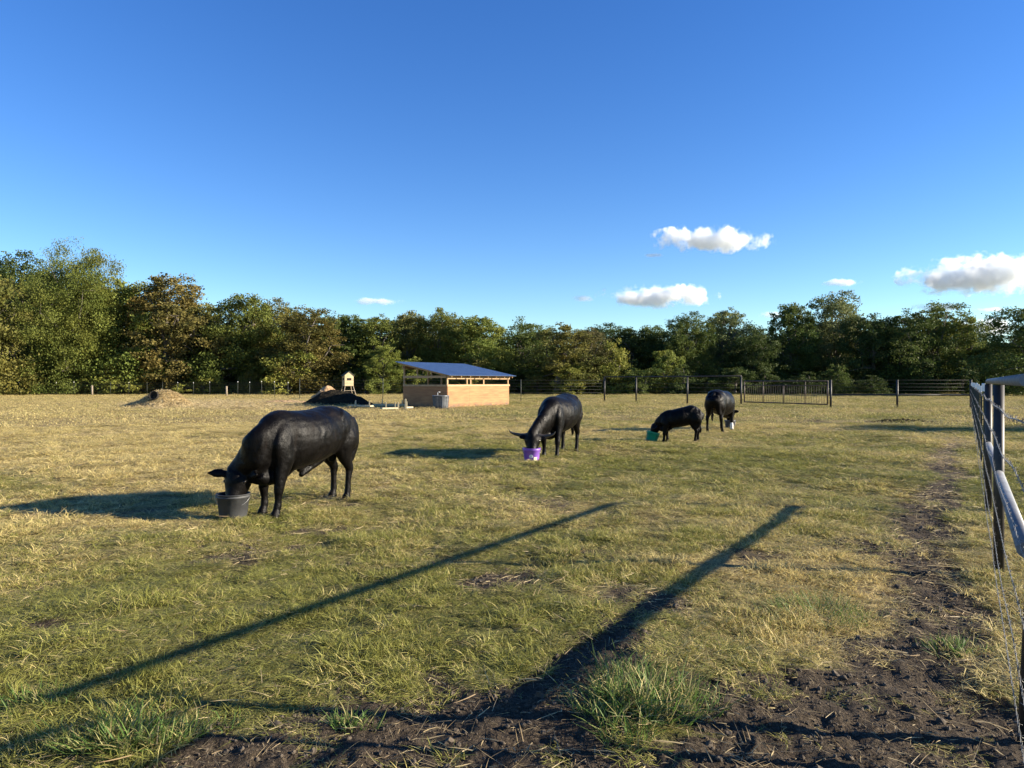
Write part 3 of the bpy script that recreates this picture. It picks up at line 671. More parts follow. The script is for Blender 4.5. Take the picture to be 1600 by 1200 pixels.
# hay pile: core and strands
def hay():
    x0, y0 = gp(243, 637); y0 += .9; t = empty('hay_pile', (x0, y0, 0)); n = 90; g = np.linspace(-1.15, 1.15, n); X, Y = np.meshgrid(g, g)
    def H(X, Y):
        r = np.hypot(X, Y) + (fbm(X * 2 + 3, Y * 2, 33, 3) - .5) * .5
        h = .55 * (1 - sstep(.0, 1.1, r)) ** .7
        h += .50 * (1 - sstep(.18, .70, np.hypot(X - .06, Y * .9)))
        hole = sstep(.17, .10, np.hypot((X + .02) * 1.1, 0 * Y)) * sstep(-.10, -.25, Y) * sstep(-.55, -.45, Y)
        return h + (fbm(X * 8, Y * 8, 36, 3) - .5) * .16 * sstep(1.1, .6, r) - .03 - .2 * sstep(1.0, 1.15, r)
    Z = H(X, Y); rx, ry = 2.5, 1.5
    V = np.stack([X * rx, Y * ry, Z], -1).reshape(-1, 3); i = (np.arange(n - 1)[:, None] * n + np.arange(n - 1)[None]).ravel()
    me = np_mesh('hay_core', V, np.stack([i, i + 1, i + n + 1, i + n], 1))
    mcore = noisy('matted_hay', (.40, .31, .16), (.62, .50, .27), 8, .95, 1.0, 30, bdist=.06)
    link_mesh('hay_core', me, mcore, t, True)
    m = 15000; px = rng.normal(0, .55, m); py = rng.normal(0, .5, m); k = np.hypot(px, py) < 1.5; px, py = px[k], py[k]; m = len(px)
    pz = np.maximum(H(px, py), 0) + rng.random(m) * .04; a = rng.random(m) * 6.283; ln = rng.uniform(.10, .32, m); el = rng.normal(0, .45, m); w = rng.uniform(.008, .016, m)
    D = np.stack([np.cos(a) * np.cos(el), np.sin(a) * np.cos(el), np.sin(el)], 1) * ln[:, None] * .5; C = np.stack([px * rx, py * ry, pz], 1)
    S = np.stack([-np.sin(a), np.cos(a), rng.normal(0, .6, m)], 1) * w[:, None] * .5; M2 = C + np.array([0, 0, .02])
    V = np.stack([C - D - S, C - D + S, M2 + S, M2 - S, C + D + S * .6, C + D - S * .6], 1).reshape(-1, 3)
    b = (np.arange(m) * 6)[:, None, None]; q = np.array([[0, 1, 2, 3], [3, 2, 4, 5]])[None]
    me = np_mesh('hay_strands', V, (b + q).reshape(-1, 4))
    for nm in ('v', 'w'):
        at_ = me.attributes.new(nm, 'FLOAT', 'POINT'); at_.data.foreach_set('value', np.repeat(rng.random(m), 6).astype(np.float32))
    o = link_mesh('hay_strands', me, M_hay, t); o['kind'] = 'stuff'
    hb = MB(); hb.lathe([(.02, -.35), (.24, -.30), (.28, -.1), (.29, 0.0), (.25, .005), (.20, -.1), (.02, -.25)], 18)
    ho = hb.build('burrow_hole', noisy('hole_dark', (.01, .008, .006), (.02, .015, .01), 9, 1, 0), t)
    ho.rotation_euler = (R(72), 0, 0); ho.location = (-.1, -1.0, .78)
    tag(t, 'heap of loose golden hay with a dark hollow near its top', 'hay pile')
hay()
def blind():
    d = 84.0; x = at(543.5, d); t = empty('deer_blind', (x, d, 0), R(28)); w = 1.05
    zb, ze, zp = zt(603, d), zt(586, d), zt(580.5, d)
    b = MB(); bm = b.bm
    pts = [(-w / 2, zb), (w / 2, zb), (w / 2, ze), (0, zp - .05), (-w / 2, ze)]
    lo = [bm.verts.new((p[0], -.6, p[1])) for p in pts]; hi = [bm.verts.new((p[0], .6, p[1])) for p in pts]
    bm.faces.new(lo); bm.faces.new(hi[::-1])
    for k in range(5): bm.faces.new((lo[k], hi[k], hi[(k + 1) % 5], lo[(k + 1) % 5]))
    b.build('cabin', M_blind, t)
    MB().box((0, -.605, zb + .62 * (ze - zb)), (.5, .03, .26)).build('window', noisy('dark_opening', (.01, .01, .01), (.015, .015, .015), 3, .9, 0), t)
    MB().box((-w / 2 - .005, 0, zb + .62 * (ze - zb)), (.03, .6, .26)).build('window', bpy.data.materials['dark_opening'], t)
    for s in (-1, 1):
        MB().bar((0, 0, zp + .02), (s * (w / 2 + .15), 0, ze - .12), 1.35, .04).build('roof_slope', M_darkroof, t)
    for sx in (-1, 1):
        for sy in (-1, 1): MB().bar((sx * w / 2 * .9, sy * .5, zb), (sx * w * .72, sy * .8, 0), .08, .08).build('leg', M_oldwood, t)
    MB().bar((-w * .6, -.66, .6), (w * .6, -.66, .6), .05, .05).build('brace', M_oldwood, t)
    tag(t, 'small tan raised hunting blind on stilts in front of the trees', 'hunting blind')
blind()

# ------------------------------------------------------------------ buckets
def pail(x, y, r, h, mat, label, tilt=(0, 0, 0), marks=False, handle=True):
    t = empty('bucket', (x, y, gh(x, y) + .0)); t.rotation_euler = tilt
    MB().lathe([(r * .78, 0), (r * .8, .01), (r * .96, h * .86), (r * 1.0, h * .87), (r * 1.0, h * .9), (r * .97, h * .91), (r * .98, h * .97), (r * 1.04, h * .975), (r * 1.04, h), (r * .94, h), (r * .93, h * .8), (r * .78, .03)], 48).build('pail', mat, t)
    MB().lathe([(r * .84, h * .42), (r * .84, h * .425)], 32).build('feed', M_feed, t)
    if handle:
        pts = [(r * 1.06 * math.cos(a), r * 1.1 * math.sin(a) * .25 - r * 1.0 * math.sin(a), h * .9 - .13 * math.sin(a)) for a in np.linspace(0, math.pi, 15)]
        MB().tube(pts, .004, 6).build('handle', M_wire, t)
    if marks:
        def strip(a0, a1, z0, z1, mat, nm, inner=None):
            mb = MB(); n = 14
            for k in range(n):
                p = []
                for (aa, zz) in ((k, z0), (k + 1, z0), (k + 1, z1), (k, z1)):
                    an = a0 + (a1 - a0) * aa / n; rr = r * (.8 + .16 * zz / (h * .86)) + .0025; p.append(mb.bm.verts.new((rr * math.cos(an), rr * math.sin(an), zz)))
                mb.bm.faces.new(p)
            mb.build(nm, mat, t)
        def disc(ac, zc, rw, rh, mat, nm, off=.003, ring=0):
            mb = MB(); n = 24; out = []; inn = []
            for k in range(n):
                th = 2 * math.pi * k / n
                for f, lst in ((1, out), (ring, inn)):
                    an = ac + rw * f * math.cos(th) / r; zz = zc + rh * f * math.sin(th); rr = r * (.8 + .16 * zz / (h * .86)) + off
                    lst.append(mb.bm.verts.new((rr * math.cos(an), rr * math.sin(an), zz)))
            for k in range(n):
                if ring: mb.bm.faces.new((out[k], out[(k + 1) % n], inn[(k + 1) % n], inn[k]))
            if not ring: mb.bm.faces.new(out)
            mb.build(nm, mat, t)
        disc(R(-95), h * .42, .045, .035, M_white, 'emblem', ring=.55)
        disc(R(-95), h * .42, .018, .014, M_white, 'emblem')
        strip(R(-76), R(-48), h * .04, h * .36, M_cream, 'sticker')
    tag(t, label, 'bucket'); return t
B1 = gp(355, 811.5); B1 = (B1[0], B1[1] + .18)
pail(B1[0], B1[1], .19, .31, M_rubber, 'large black rubber feed bucket under the nearest bull', handle=True)
B2 = gp(831, 722); B2 = (B2[0], B2[1] + .17)
pail(B2[0], B2[1], .182, .27, M_purple, 'purple feed bucket with white emblem under the horned cow', marks=True)
B3 = gp(1019, 691); B3 = (B3[0], B3[1] + .15)
pail(B3[0], B3[1], .18, .27, M_green, 'green feed bucket tipped under the calf', tilt=(0, R(14), 0))
B4 = gp(1132, 671); B4 = (B4[0] + .42, B4[1] + .75)
pail(B4[0], B4[1], .19, .28, M_greypl, 'dark grey feed bucket under the farthest cow')

# ------------------------------------------------------------------ cattle
def crom(S, k=5):
    S = [np.array(s, float) for s in S]; out = []; n = len(S)
    for i in range(n - 1):
        p0, p1, p2, p3 = S[max(i - 1, 0)], S[i], S[i + 1], S[min(i + 2, n - 1)]
        for j in range(k):
            t = j / k; out.append(.5 * ((2 * p1) + (-p0 + p2) * t + (2 * p0 - 5 * p1 + 4 * p2 - p3) * t * t + (-p0 + 3 * p1 - 3 * p2 + p3) * t ** 3))
    out.append(S[-1]); return out
def loft(bm, S, up, seg=20, k=5, ex=2.0):
    """S: (cx,cy,cz, side radius, up radius)"""
    S = crom(S, k); n = len(S); rings = []; up = Vector(up)
    for i, s in enumerate(S):
        a = S[max(i - 1, 0)]; b = S[min(i + 1, n - 1)]; t = Vector(b[:3] - a[:3]).normalized()
        side = t.cross(up)
        side = side.normalized() if side.length > 1e-4 else Vector((0, 1, 0)); uu = side.cross(t).normalized()
        r = []
        for q in range(seg):
            th = 2 * math.pi * q / seg; c, sn = math.cos(th), math.sin(th)
            c = math.copysign(abs(c) ** (2 / ex), c); sn = math.copysign(abs(sn) ** (2 / ex), sn)
            r.append(bm.verts.new(Vector(s[:3]) + side * c * max(s[3], .004) + uu * sn * max(s[4], .004)))
        rings.append(r)
    for i in range(n - 1):
        for q in range(seg): bm.faces.new((rings[i][q], rings[i][(q + 1) % seg], rings[i + 1][(q + 1) % seg], rings[i + 1][q]))
    bm.faces.new(rings[0][::-1]); bm.faces.new(rings[-1])
def remeshed(bm, name, vox, it=5):
    bmesh.ops.recalc_face_normals(bm, faces=bm.faces)
    me = bpy.data.meshes.new('tmp'); bm.to_mesh(me); bm.free(); o = bpy.data.objects.new('tmp', me); COL.objects.link(o)
    m = o.modifiers.new('r', 'REMESH'); m.mode = 'VOXEL'; m.voxel_size = vox
    s = o.modifiers.new('s', 'SMOOTH'); s.factor = .55; s.iterations = it
    dg = bpy.context.evaluated_depsgraph_get(); me2 = bpy.data.meshes.new_from_object(o.evaluated_get(dg)); me2.name = name
    bpy.data.objects.remove(o); bpy.data.meshes.remove(me); return me2
def cattle(name, cat, label, loc, heading, scale, poll, muzzle, lenf=1.0, widf=1.0, legs=((0, 0), (0, 0), (0, 0), (0, 0)), horns=None, bull=False, ears=(.2, .0), tailk='down', sock=False, belly=0.0, vox=.014, drop=.03, neckmid=None, faceto=None):
    """poll, muzzle given in world coordinates (x,y,z)"""
    th = math.atan2(heading[1], heading[0]); z0 = gh(*loc); t = empty(name, (loc[0], loc[1], z0), th); t.scale = (scale,) * 3
    inv = (Matrix.Translation((loc[0], loc[1], z0)) @ Matrix.Rotation(th, 4, 'Z') @ Matrix.Diagonal((scale, scale, scale, 1))).inverted()
    pl = inv @ Vector(poll); mz = inv @ Vector(muzzle)
    bm = bmesh.new(); X = lambda x: x * lenf; Wd = widf
    LT = 1.18
    def tr(x, top, bot, w): return (X(x), 0, (top + bot) / 2, w * Wd, (top - bot) / 2)
    be = belly
    loft(bm, [tr(-.965, 1.15, .98, .08), tr(-.94, 1.205, .86, .17), tr(-.86, 1.25, .74, .235), tr(-.70, 1.28, .66, .265), tr(-.52, 1.295, .635 - be * .4, .285),
              tr(-.30, 1.28, .59 - be, .325), tr(0, 1.265, .54 - be, .35), tr(.28, 1.27, .50 - be * .5, .315), tr(.44, 1.275, .475, .255), tr(.56, 1.19, .47, .20), tr(.67, 1.03, .49, .15), tr(.78, .86, .53, .09)], (0, 0, 1), 28, 5, 2.12)
    # hip bones, shoulder muscle, brisket
    for sy in (-1, 1):
        loft(bm, [(X(-.66), sy * .12 * Wd, 1.21, .05, .05), (X(-.56), sy * .185 * Wd, 1.175, .055, .05), (X(-.48), sy * .215 * Wd, 1.08, .06, .06), (X(-.44), sy * .24 * Wd, .95, .05, .05)], (1, 0, 0), 12, 3)
        loft(bm, [(X(.44), sy * .07, 1.20, .04, .09), (X(.48), sy * .15 * Wd, 1.05, .07, .15), (X(.54), sy * .165 * Wd, .86, .09, .18), (X(.55), sy * .15 * Wd, .70, .095, .14), (X(.54), sy * .15, .60, .075, .10)], (1, 0, 0), 16, 4)
    loft(bm, [(X(.30), 0, .52, .10, .05), (X(.52), 0, .46, .11, .08), (X(.70), 0, .47, .085, .09), (X(.77), 0, .52, .05, .07)], (0, 0, 1), 14, 4)
    # legs  (front: 0 left,1 right ; rear: 2 left,3 right) ; foot offsets dx,dy
    foot = []
    for i, sy in ((0, 1), (1, -1)):
        dx, dy = legs[i]; fx = X(.56) + dx; y = sy * .155 * Wd
        k = lambda f: (dx * f, y + dy * f)
        a = [(X(.54) + k(0)[0], k(0)[1], .80, .09, .15), (X(.53) + k(.2)[0], k(.2)[1], .64, .085, .115), (X(.55) + k(.4)[0], k(.4)[1], .50, .062, .078), (X(.56) + k(.6)[0], k(.6)[1], .375, .052, .058),
             (X(.562) + k(.68)[0], k(.68)[1], .33, .050, .056), (X(.555) + k(.85)[0], k(.85)[1], .22, .034, .038), (X(.555) + k(.95)[0], k(.95)[1], .135, .038, .046), (X(.57) + k(1)[0], k(1)[1], .085, .036, .040), (X(.585) + k(1)[0], k(1)[1], .05, .045, .055), (X(.59) + k(1)[0], k(1)[1], .005, .052, .066)]
        a = [(q[0], q[1], q[2], q[3] * LT, q[4] * LT) for q in a]; loft(bm, a, (1, 0, 0), 14, 3); foot.append((X(.59) + dx, y + dy))
    for i, sy in ((2, 1), (3, -1)):
        dx, dy = legs[i]; y = sy * .16 * Wd; k = lambda f: (dx * f, y + dy * f)
        a = [(X(-.72), y * .75, 1.02, .11, .19), (X(-.70) + k(.1)[0], k(.1)[1], .86, .115, .20), (X(-.66) + k(.25)[0], k(.25)[1], .72, .095, .155), (X(-.70) + k(.45)[0], k(.45)[1], .59, .066, .098), (X(-.765) + k(.6)[0], k(.6)[1], .49, .050, .066),
             (X(-.80) + k(.7)[0], k(.7)[1], .425, .046, .058), (X(-.785) + k(.78)[0], k(.78)[1], .35, .036, .045), (X(-.77) + k(.9)[0], k(.9)[1], .22, .033, .038), (X(-.765) + k(.97)[0], k(.97)[1], .13, .037, .045), (X(-.75) + k(1)[0], k(1)[1], .08, .036, .04), (X(-.735) + k(1)[0], k(1)[1], .05, .044, .053), (X(-.73) + k(1)[0], k(1)[1], .005, .05, .064)]
        a = [(q[0], q[1], q[2], q[3] * LT, q[4] * LT) for q in a]; loft(bm, a, (1, 0, 0), 14, 3); foot.append((X(-.73) + dx, y + dy))
        loft(bm, [(X(-.86), sy * .10, 1.12, .08, .08), (X(-.885), sy * .13, .96, .10, .095), (X(-.87), sy * .145, .80, .095, .10), (X(-.83), sy * .15, .66, .07, .09), (X(-.80), sy * .155, .54, .05, .065)], (1, 0, 0), 12, 3)
    # neck
    n0 = Vector((X(.50), 0, 1.0)); n1 = Vector((X(.78), 0, .84))
    hd = (mz - pl).normalized()
    back = pl - hd * .0
    mid = n1.lerp(pl, .5) + Vector((0, 0, .0)) if neckmid is None else inv @ Vector(neckmid)
    N = [(*n0, .165 * Wd, .235), (*n1.lerp(n0, .35), .15, .235), (*n1.lerp(mid, .35), .13, .215), (*mid, .11, .185), (*mid.lerp(pl, .5), .105, .165), (*(pl + hd * .02), .115, .155), (*(pl + hd * .10), .10, .13)]
    loft(bm, N, (0, 0, 1), 20, 4)
    # dewlap folds
    thr = pl.lerp(mz, .15) + (mid - pl) * .85; dlm = thr.lerp(Vector((X(.73), 0, .50)), .5); dlm.z = max(dlm.z - .03, .38)
    loft(bm, [(*(thr + Vector((0, 0, .05))), .05, .07), (*thr, .05, .09), (*dlm.lerp(thr, .5), .045, .10), (*dlm, .045, .12), (X(.73), 0, .50, .05, .12), (X(.66), 0, .52, .07, .12), (X(.55), 0, .55, .07, .10)], (0, 0, 1), 14, 4)
    loft(bm, [(*mid.lerp(thr, .5), .07, .12), (*n1.lerp(dlm, .55), .075, .16), (X(.70), 0, .66, .09, .16)], (0, 0, 1), 14, 4)
    # head
    fwd = Vector((1, 0, 0)) if abs(hd.x) < .8 else Vector((0, 0, 1))
    nk = (pl - mid).normalized(); face = (nk - hd * nk.dot(hd)); face = face.normalized() if face.length > .05 else fwd
    if faceto is not None:
        fv = Matrix.Rotation(-th, 3, 'Z') @ Vector(faceto); face = (fv - hd * fv.dot(hd)).normalized()
    side = hd.cross(face).normalized(); Lh = (mz - pl).length
    Hs = [(-.10, .055, .06, -.01), (-.04, .10, .10, -.01), (.08, .118, .125, -.015), (.25, .122, .135, -.02), (.42, .105, .125, -.02), (.62, .078, .098, -.01), (.80, .072, .082, -.005), (.93, .082, .078, -.005), (1.0, .074, .066, -.005), (1.04, .04, .035, -.005)]
    loft(bm, [(*(pl + hd * (s * Lh) + face * o_), a_ * 1.32, b_ * 1.15) for (s, a_, b_, o_) in Hs], face, 18, 4)
    # ears
    for sg in (-1, 1):
        e0 = pl + hd * (.06 * Lh) + side * sg * .115; ed = (side * sg + face * (ears[2] if len(ears) > 2 else .25) + Vector((0, 0, ears[1]))).normalized(); L = ears[0]
        loft(bm, [(*(e0 - ed * .03), .035, .03), (*(e0), .03, .026), (*(e0 + ed * L * .3), .054, .022), (*(e0 + ed * L * .65), .056, .020), (*(e0 + ed * L * .9), .028, .014), (*(e0 + ed * L * 1.02), .012, .010)], face, 12, 3)
    # tail
    if tailk == 'down': T = [(X(-.66), 0, 1.19, .06, .06), (X(-.80), 0, 1.165, .065, .06), (X(-.90), 0, 1.115, .05, .045), (X(-.95), 0, 1.05, .036, .036), (X(-.965), .005, .95, .026, .026), (X(-.955), .01, .75, .021, .021), (X(-.94), .015, .60, .019, .019)]
    loft(bm, T, (0, 1, 0), 10, 4)
    if bull:
        loft(bm, [(X(-.12), 0, .56, .06, .06), (X(-.10), 0, .50, .055, .07), (X(-.02), 0, .46, .04, .055), (X(.05), 0, .415, .03, .035)], (0, 1, 0), 12, 3)
        loft(bm, [(X(-.42), 0, .60, .05, .05), (X(-.25), 0, .54, .04, .05), (X(-.10), 0, .50, .04, .05), (X(.1), 0, .51, .03, .04)], (0, 0, 1), 12, 3)
        loft(bm, [(X(-.60), 0, .66, .05, .05), (X(-.61), 0, .58, .06, .06), (X(-.61), 0, .53, .04, .04)], (1, 0, 0), 12, 3)
    me = remeshed(bm, 'body', vox, 9)
    nv = len(me.vertices); co = np.zeros(nv * 3, np.float32); me.vertices.foreach_get('co', co); co = co.reshape(-1, 3).astype(float)
    # loose skin folds on neck / brisket and muscle relief
    no = np.zeros(nv * 3, np.float32); me.vertices.foreach_get('normal', no); no = no.reshape(-1, 3)
    x, y, z = co.T
    w = sstep(X(.55), X(.72), x) * sstep(.45, .55, z) * sstep(1.05, .85, z)
    amp = (fbm(x * 22 + z * 5, z * 3 + y * 4, 65, 3) - .5) * .022 * w
    amp += (fbm(x * 4.5 + y * 2, z * 3, 61, 3) - .5) * .034 * sstep(.45, .7, z)
    co[:, 2] -= drop * sstep(X(-.5), X(.75), x) * sstep(.55, .95, z)
    rb = sstep(X(-.35), X(-.2), x) * sstep(X(.45), X(.3), x) * sstep(.62, .75, z) * sstep(1.15, 1.0, z)
    amp += np.sin(x * 50 + z * 8) * .0016 * rb
    co += no * amp[:, None]; me.vertices.foreach_set('co', co.astype(np.float32).ravel()); me.update()
    o = link_mesh('body', me, M_hide, t, True)
    # tail switch
    rg = random.Random(3); mb = MB(); e = Vector(T[-1][:3])
    for k in range(46):
        a = rg.uniform(0, 6.28); r1 = rg.uniform(.006, .04); ln = rg.uniform(.12, .25)
        mb.tube([e + Vector((0, 0, .03)), e + Vector((math.cos(a) * r1, math.sin(a) * r1, -ln * .45)), e + Vector((math.cos(a) * r1 * .7, math.sin(a) * r1 * .7, -ln))], [.010, .009, .002], 5, False)
    mb.build('tail_switch', M_hide, t)
    for (fx, fy) in foot:
        hb = MB()
        for s in (-1, 1): hb.lathe([(.030, 0), (.031, .006), (.026, .045), (.012, .05)], 12, (fx + .022, fy + s * .022, -.004))
        hb.build('hoof', M_hoof, t)
    for sg in (-1, 1):
        ec = pl + hd * (.30 * Lh) + side * sg * .128 + face * .05
        b = bmesh.new(); bmesh.ops.create_icosphere(b, subdivisions=2, radius=.02, matrix=Matrix.Translation(ec)); m2 = bpy.data.meshes.new('eye'); b.to_mesh(m2); b.free(); link_mesh('eye', m2, M_eye, t, True)
    if horns:
        for sg in (-1, 1):
            h0 = pl + side * sg * .085 - hd * .02; up = Vector((0, 0, 1)); L = horns
            pts = [h0, h0 + side * sg * L * .35 - hd * .00 * L - up * .02, h0 + side * sg * L * .72 + up * .02 * L + nk * .05 * L, h0 + side * sg * L * 1.0 + up * .16 * L + nk * .1 * L, h0 + side * sg * L * 1.12 + up * .32 * L + nk * .12 * L]
            S = crom([(*p, r, r) for p, r in zip(pts, (.042, .038, .030, .018, .004))], 5)
            MB().tube([s[:3] for s in S], [max(s[3], .003) for s in S], 12).build('horn', M_hoof, t)
    if sock:
        mb = MB(); fx, fy = foot[1]
        mb.tube([(fx - .022, fy, .05), (fx - .034, fy, .10), (fx - .038, fy, .15), (fx - .036, fy, .21), (fx - .034, fy, .25)], [.056, .050, .053, .047, .038], 16).build('white_sock', M_sock, t)
    tag(t, label, cat); return t
def wz(p, z): return (p[0], p[1], z)
h1 = Vector((-.384, -.923)).normalized()
cattle('bull', 'bull', 'nearest and largest black bull eating from the black rubber bucket', (-2.70, 9.17), h1, 1.0,
       wz((B1[0] + .04, B1[1] + .09), .52), wz((B1[0] + .0, B1[1] - .08), .11), legs=((.10, .0), (-.03, 0), (.02, 0), (-.10, .0)), bull=True, drop=0.0, ears=(.26, -.2, .75), vox=.0125, faceto=(-.2, -.98, .1))
h2 = Vector((-.37, -.93)).normalized()
cattle('cow', 'cow', 'horned black cow facing forward, eating from the purple bucket', (1.04, 15.75), h2, 1.05,
       wz((B2[0] + .03, B2[1] + .19), .50), wz((B2[0], B2[1] - .02), .13), legs=((.16, .02), (-.12, 0), (.05, 0), (-.08, .0)), horns=.33, ears=(.16, -.25), widf=1.12, belly=.05, vox=.014, faceto=(-.05, -.9, .3))
h3 = Vector((math.cos(R(168)), math.sin(R(168))))
cattle('calf', 'calf', 'small black calf in profile with its nose in the green bucket', (4.42, 18.85), h3, .77,
       wz((B3[0] + .13, B3[1] + .02), .42), wz((B3[0] - .01, B3[1]), .13), lenf=.78, widf=.92, legs=((.06, 0), (-.06, 0), (.05, 0), (-.06, 0)), ears=(.15, -.2), vox=.015, drop=.17, faceto=(-.9, -.1, .3))
h4 = Vector((.52, .85)).normalized()
cattle('cow', 'cow', 'farthest black cow seen from behind with a white lower front leg', (6.88, 23.35), h4, 1.06,
       wz((B4[0] - .05, B4[1] - .12), .62), wz((B4[0], B4[1]), .15), legs=((.08, 0), (-.10, -.03), (.0, .04), (.12, -.02)), ears=(.18, -.05), widf=1.1, belly=.04, sock=True, vox=.018, faceto=(.52, .85, .2))

# ------------------------------------------------------------------ trees
def branch(mb, a, b, r0, r1, rg, bend=.12, seg=7, n=6):
    a = Vector(a); b = Vector(b); L = (b - a).length; pts = []; o1 = Vector((rg.uniform(-1, 1), rg.uniform(-1, 1), rg.uniform(-.3, .6))) * L * bend
    for k in range(n + 1):
        t = k / n; pts.append(a.lerp(b, t) + o1 * math.sin(math.pi * t) + Vector((rg.uniform(-1, 1), rg.uniform(-1, 1), 0)) * L * .02)
    mb.tube(pts, [r0 + (r1 - r0) * k / n for k in range(n + 1)], seg); return pts
def tree_meshes(seed, H, Wt, lobes, leaf, ncl, nl, low=.1, trunk=True, droop=0.0, airy=0.0):
    nl = int(nl * 2.3); leaf *= .74
    rg = random.Random(seed); r = np.random.default_rng(seed)
    mb = MB(); tr = .022 * H + .08; fork = H * rg.uniform(.18, .32)
    lean = Vector((rg.uniform(-.06, .06) * H, rg.uniform(-.04, .04) * H, 0))
    C = []
    for k in range(lobes):
        zf = low + (1 - low) * ((k + .5) / lobes) ** .8
        rad = Wt * .5 * (1.05 - abs(zf - .5) ** 1.6 * 1.35); a = k * 2.399 + rg.uniform(-.5, .5); q = rad * rg.uniform(.25, .72)
        lr = Wt * rg.uniform(.20, .30) * (1.1 - .35 * zf)
        c = np.array([math.cos(a) * q + lean.x * zf, math.sin(a) * q + lean.y * zf, H * zf - lr * .6]); c[2] = max(c[2], lr * .6)
        C.append((c, lr))
    C.append((np.array([lean.x, lean.y, H * .88]), Wt * .17))
    tp = Vector((lean.x * .3, lean.y * .3, fork)); branch(mb, (0, 0, -.3), tp, tr * 1.25, tr * .85, rg, .05, 9)
    top = Vector((lean.x, lean.y, H * .8)); branch(mb, tp, top, tr * .8, tr * .15, rg, .10)
    for (c, lr) in C:
        s = tp.lerp(top, rg.uniform(0, .6) * max(0, (c[2] / H))) ; p = branch(mb, s, c, tr * rg.uniform(.3, .5), tr * .08, rg, .16)
        for _ in range(3):
            a = rg.choice(p[2:]); d = Vector((rg.gauss(0, 1), rg.gauss(0, 1), rg.gauss(.2, .6))).normalized() * lr * rg.uniform(.6, 1.05); branch(mb, a, a + d, tr * .12, tr * .03, rg, .1, 5, 4)
    P = []; Wv = []
    for (c, lr) in C:
        tone = r.random()
        n = max(4, int(ncl * (lr / (Wt * .22)) ** 1.3)); d = r.normal(size=(n, 3)); d /= np.linalg.norm(d, axis=1)[:, None]
        rad = lr * r.uniform(.74, 1.06, n) * (.85 + .3 * r.random()); cc = c + d * rad[:, None] * np.array([1, 1, .82])
        cc[:, 2] -= droop * lr * r.random(n)
        for q in cc:
            m = int(nl * r.uniform(.5, 1.4)); sg = lr * r.uniform(.13, .22); flat = r.uniform(.45, .9)
            pts = q + r.normal(size=(m, 3)).clip(-1.8, 1.8) * np.array([sg, sg, sg * flat]); P.append(pts); Wv.append(np.clip(np.full(m, tone * .6 + r.random() * .4), 0, 1))
    # sparse inner fill
    m = int(ncl * nl * lobes * .05 * (1 - airy)); pts = r.normal(size=(m, 3)).clip(-1.5, 1.5) * np.array([Wt * .19, Wt * .19, H * .19]) + np.array([lean.x * .5, lean.y * .5, H * .5]); P.append(pts); Wv.append(r.random(m))
    P = np.concatenate(P); Wv = np.concatenate(Wv); k = P[:, 2] > .15; P = P[k]; Wv = Wv[k]; m = len(P)
    s = leaf * r.uniform(.55, 1.35, m); a = r.normal(size=(m, 3)); a /= np.linalg.norm(a, axis=1)[:, None]; b = r.normal(size=(m, 3)); b -= a * (a * b).sum(1)[:, None]; b /= np.linalg.norm(b, axis=1)[:, None]
    nn = np.cross(a, b) * (s * .25)[:, None]; A = a * s[:, None]; B = b * (s * r.uniform(.4, .8, m))[:, None]
    V = np.stack([P - A, P - B * .9 + nn, P + A * .9, P + B + nn], 1).reshape(-1, 3)
    me = np_mesh('crown', V, np.arange(m * 4).reshape(-1, 4))
    for nm, arr in (('v', r.random(m)), ('w', Wv)):
        at_ = me.attributes.new(nm, 'FLOAT', 'POINT'); at_.data.foreach_set('value', np.repeat(arr, 4).astype(np.float32))
    me.materials.append(M_leaf)
    bmesh.ops.recalc_face_normals(mb.bm, faces=mb.bm.faces); mt = bpy.data.meshes.new('trunk'); mb.bm.to_mesh(mt); mb.bm.free(); mt.materials.append(M_bark)
    return me, mt
# variants: built at H=12, W=10
VAR = [tree_meshes(11, 12, 11, 15, .17, 26, 34, .10), tree_meshes(12, 12, 9, 14, .17, 26, 34, .14), tree_meshes(13, 12, 8, 12, .16, 28, 32, .10, droop=.8),
       tree_meshes(14, 12, 10, 16, .15, 26, 36, .18), tree_meshes(15, 12, 7.5, 12, .16, 22, 26, .22, airy=.8), tree_meshes(16, 12, 12, 17, .18, 24, 34, .06, droop=.4)]
BIG = tree_meshes(21, 12, 12.5, 17, .10, 52, 46, .12)
BUSH = [tree_meshes(31, 4, 5.0, 8, .12, 16, 26, .10), tree_meshes(32, 4, 4.2, 7, .11, 16, 26, .10, droop=.5), tree_meshes(33, 4, 6.0, 9, .13, 14, 26, .05)]
protos = {}
def place_tree(kind, idx, px, top, wpx, d, col, label, group, cat='tree', rz=0, x=None, h=None, w=None):
    me, mt = {'t': VAR, 'b': BUSH, 'B': [BIG]}[kind][idx]
    base = 4.0 if kind == 'b' else 12.0
    bw = {'t': (11, 9, 8, 10, 7.5, 12), 'b': (5, 4.2, 6), 'B': (12.5,)}[kind][idx]
    h = zt(top, d) if h is None else h; w = wpx / F * d if w is None else w; x = at(px, d) if x is None else x
    name = 'shrub' if kind == 'b' else 'broadleaf_tree'; key = (kind, idx)
    if key not in protos:
        t = empty(name); c = link_mesh('crown', me, None, t); k = link_mesh('trunk', mt, None, t); protos[key] = (t, c, k)
    else:
        t0, c0, k0 = protos[key]; t = t0.copy(); COL.objects.link(t)
        c = c0.copy(); k = k0.copy(); COL.objects.link(c); COL.objects.link(k); c.parent = t; k.parent = t
    t.location = (x, d, 0); sw = w / bw; t.scale = (sw, sw * 1.0, h / base * 1.02); t.rotation_euler = (0, 0, rz)
    c.color = (*col, 1); tag(t, label, cat, group); return t
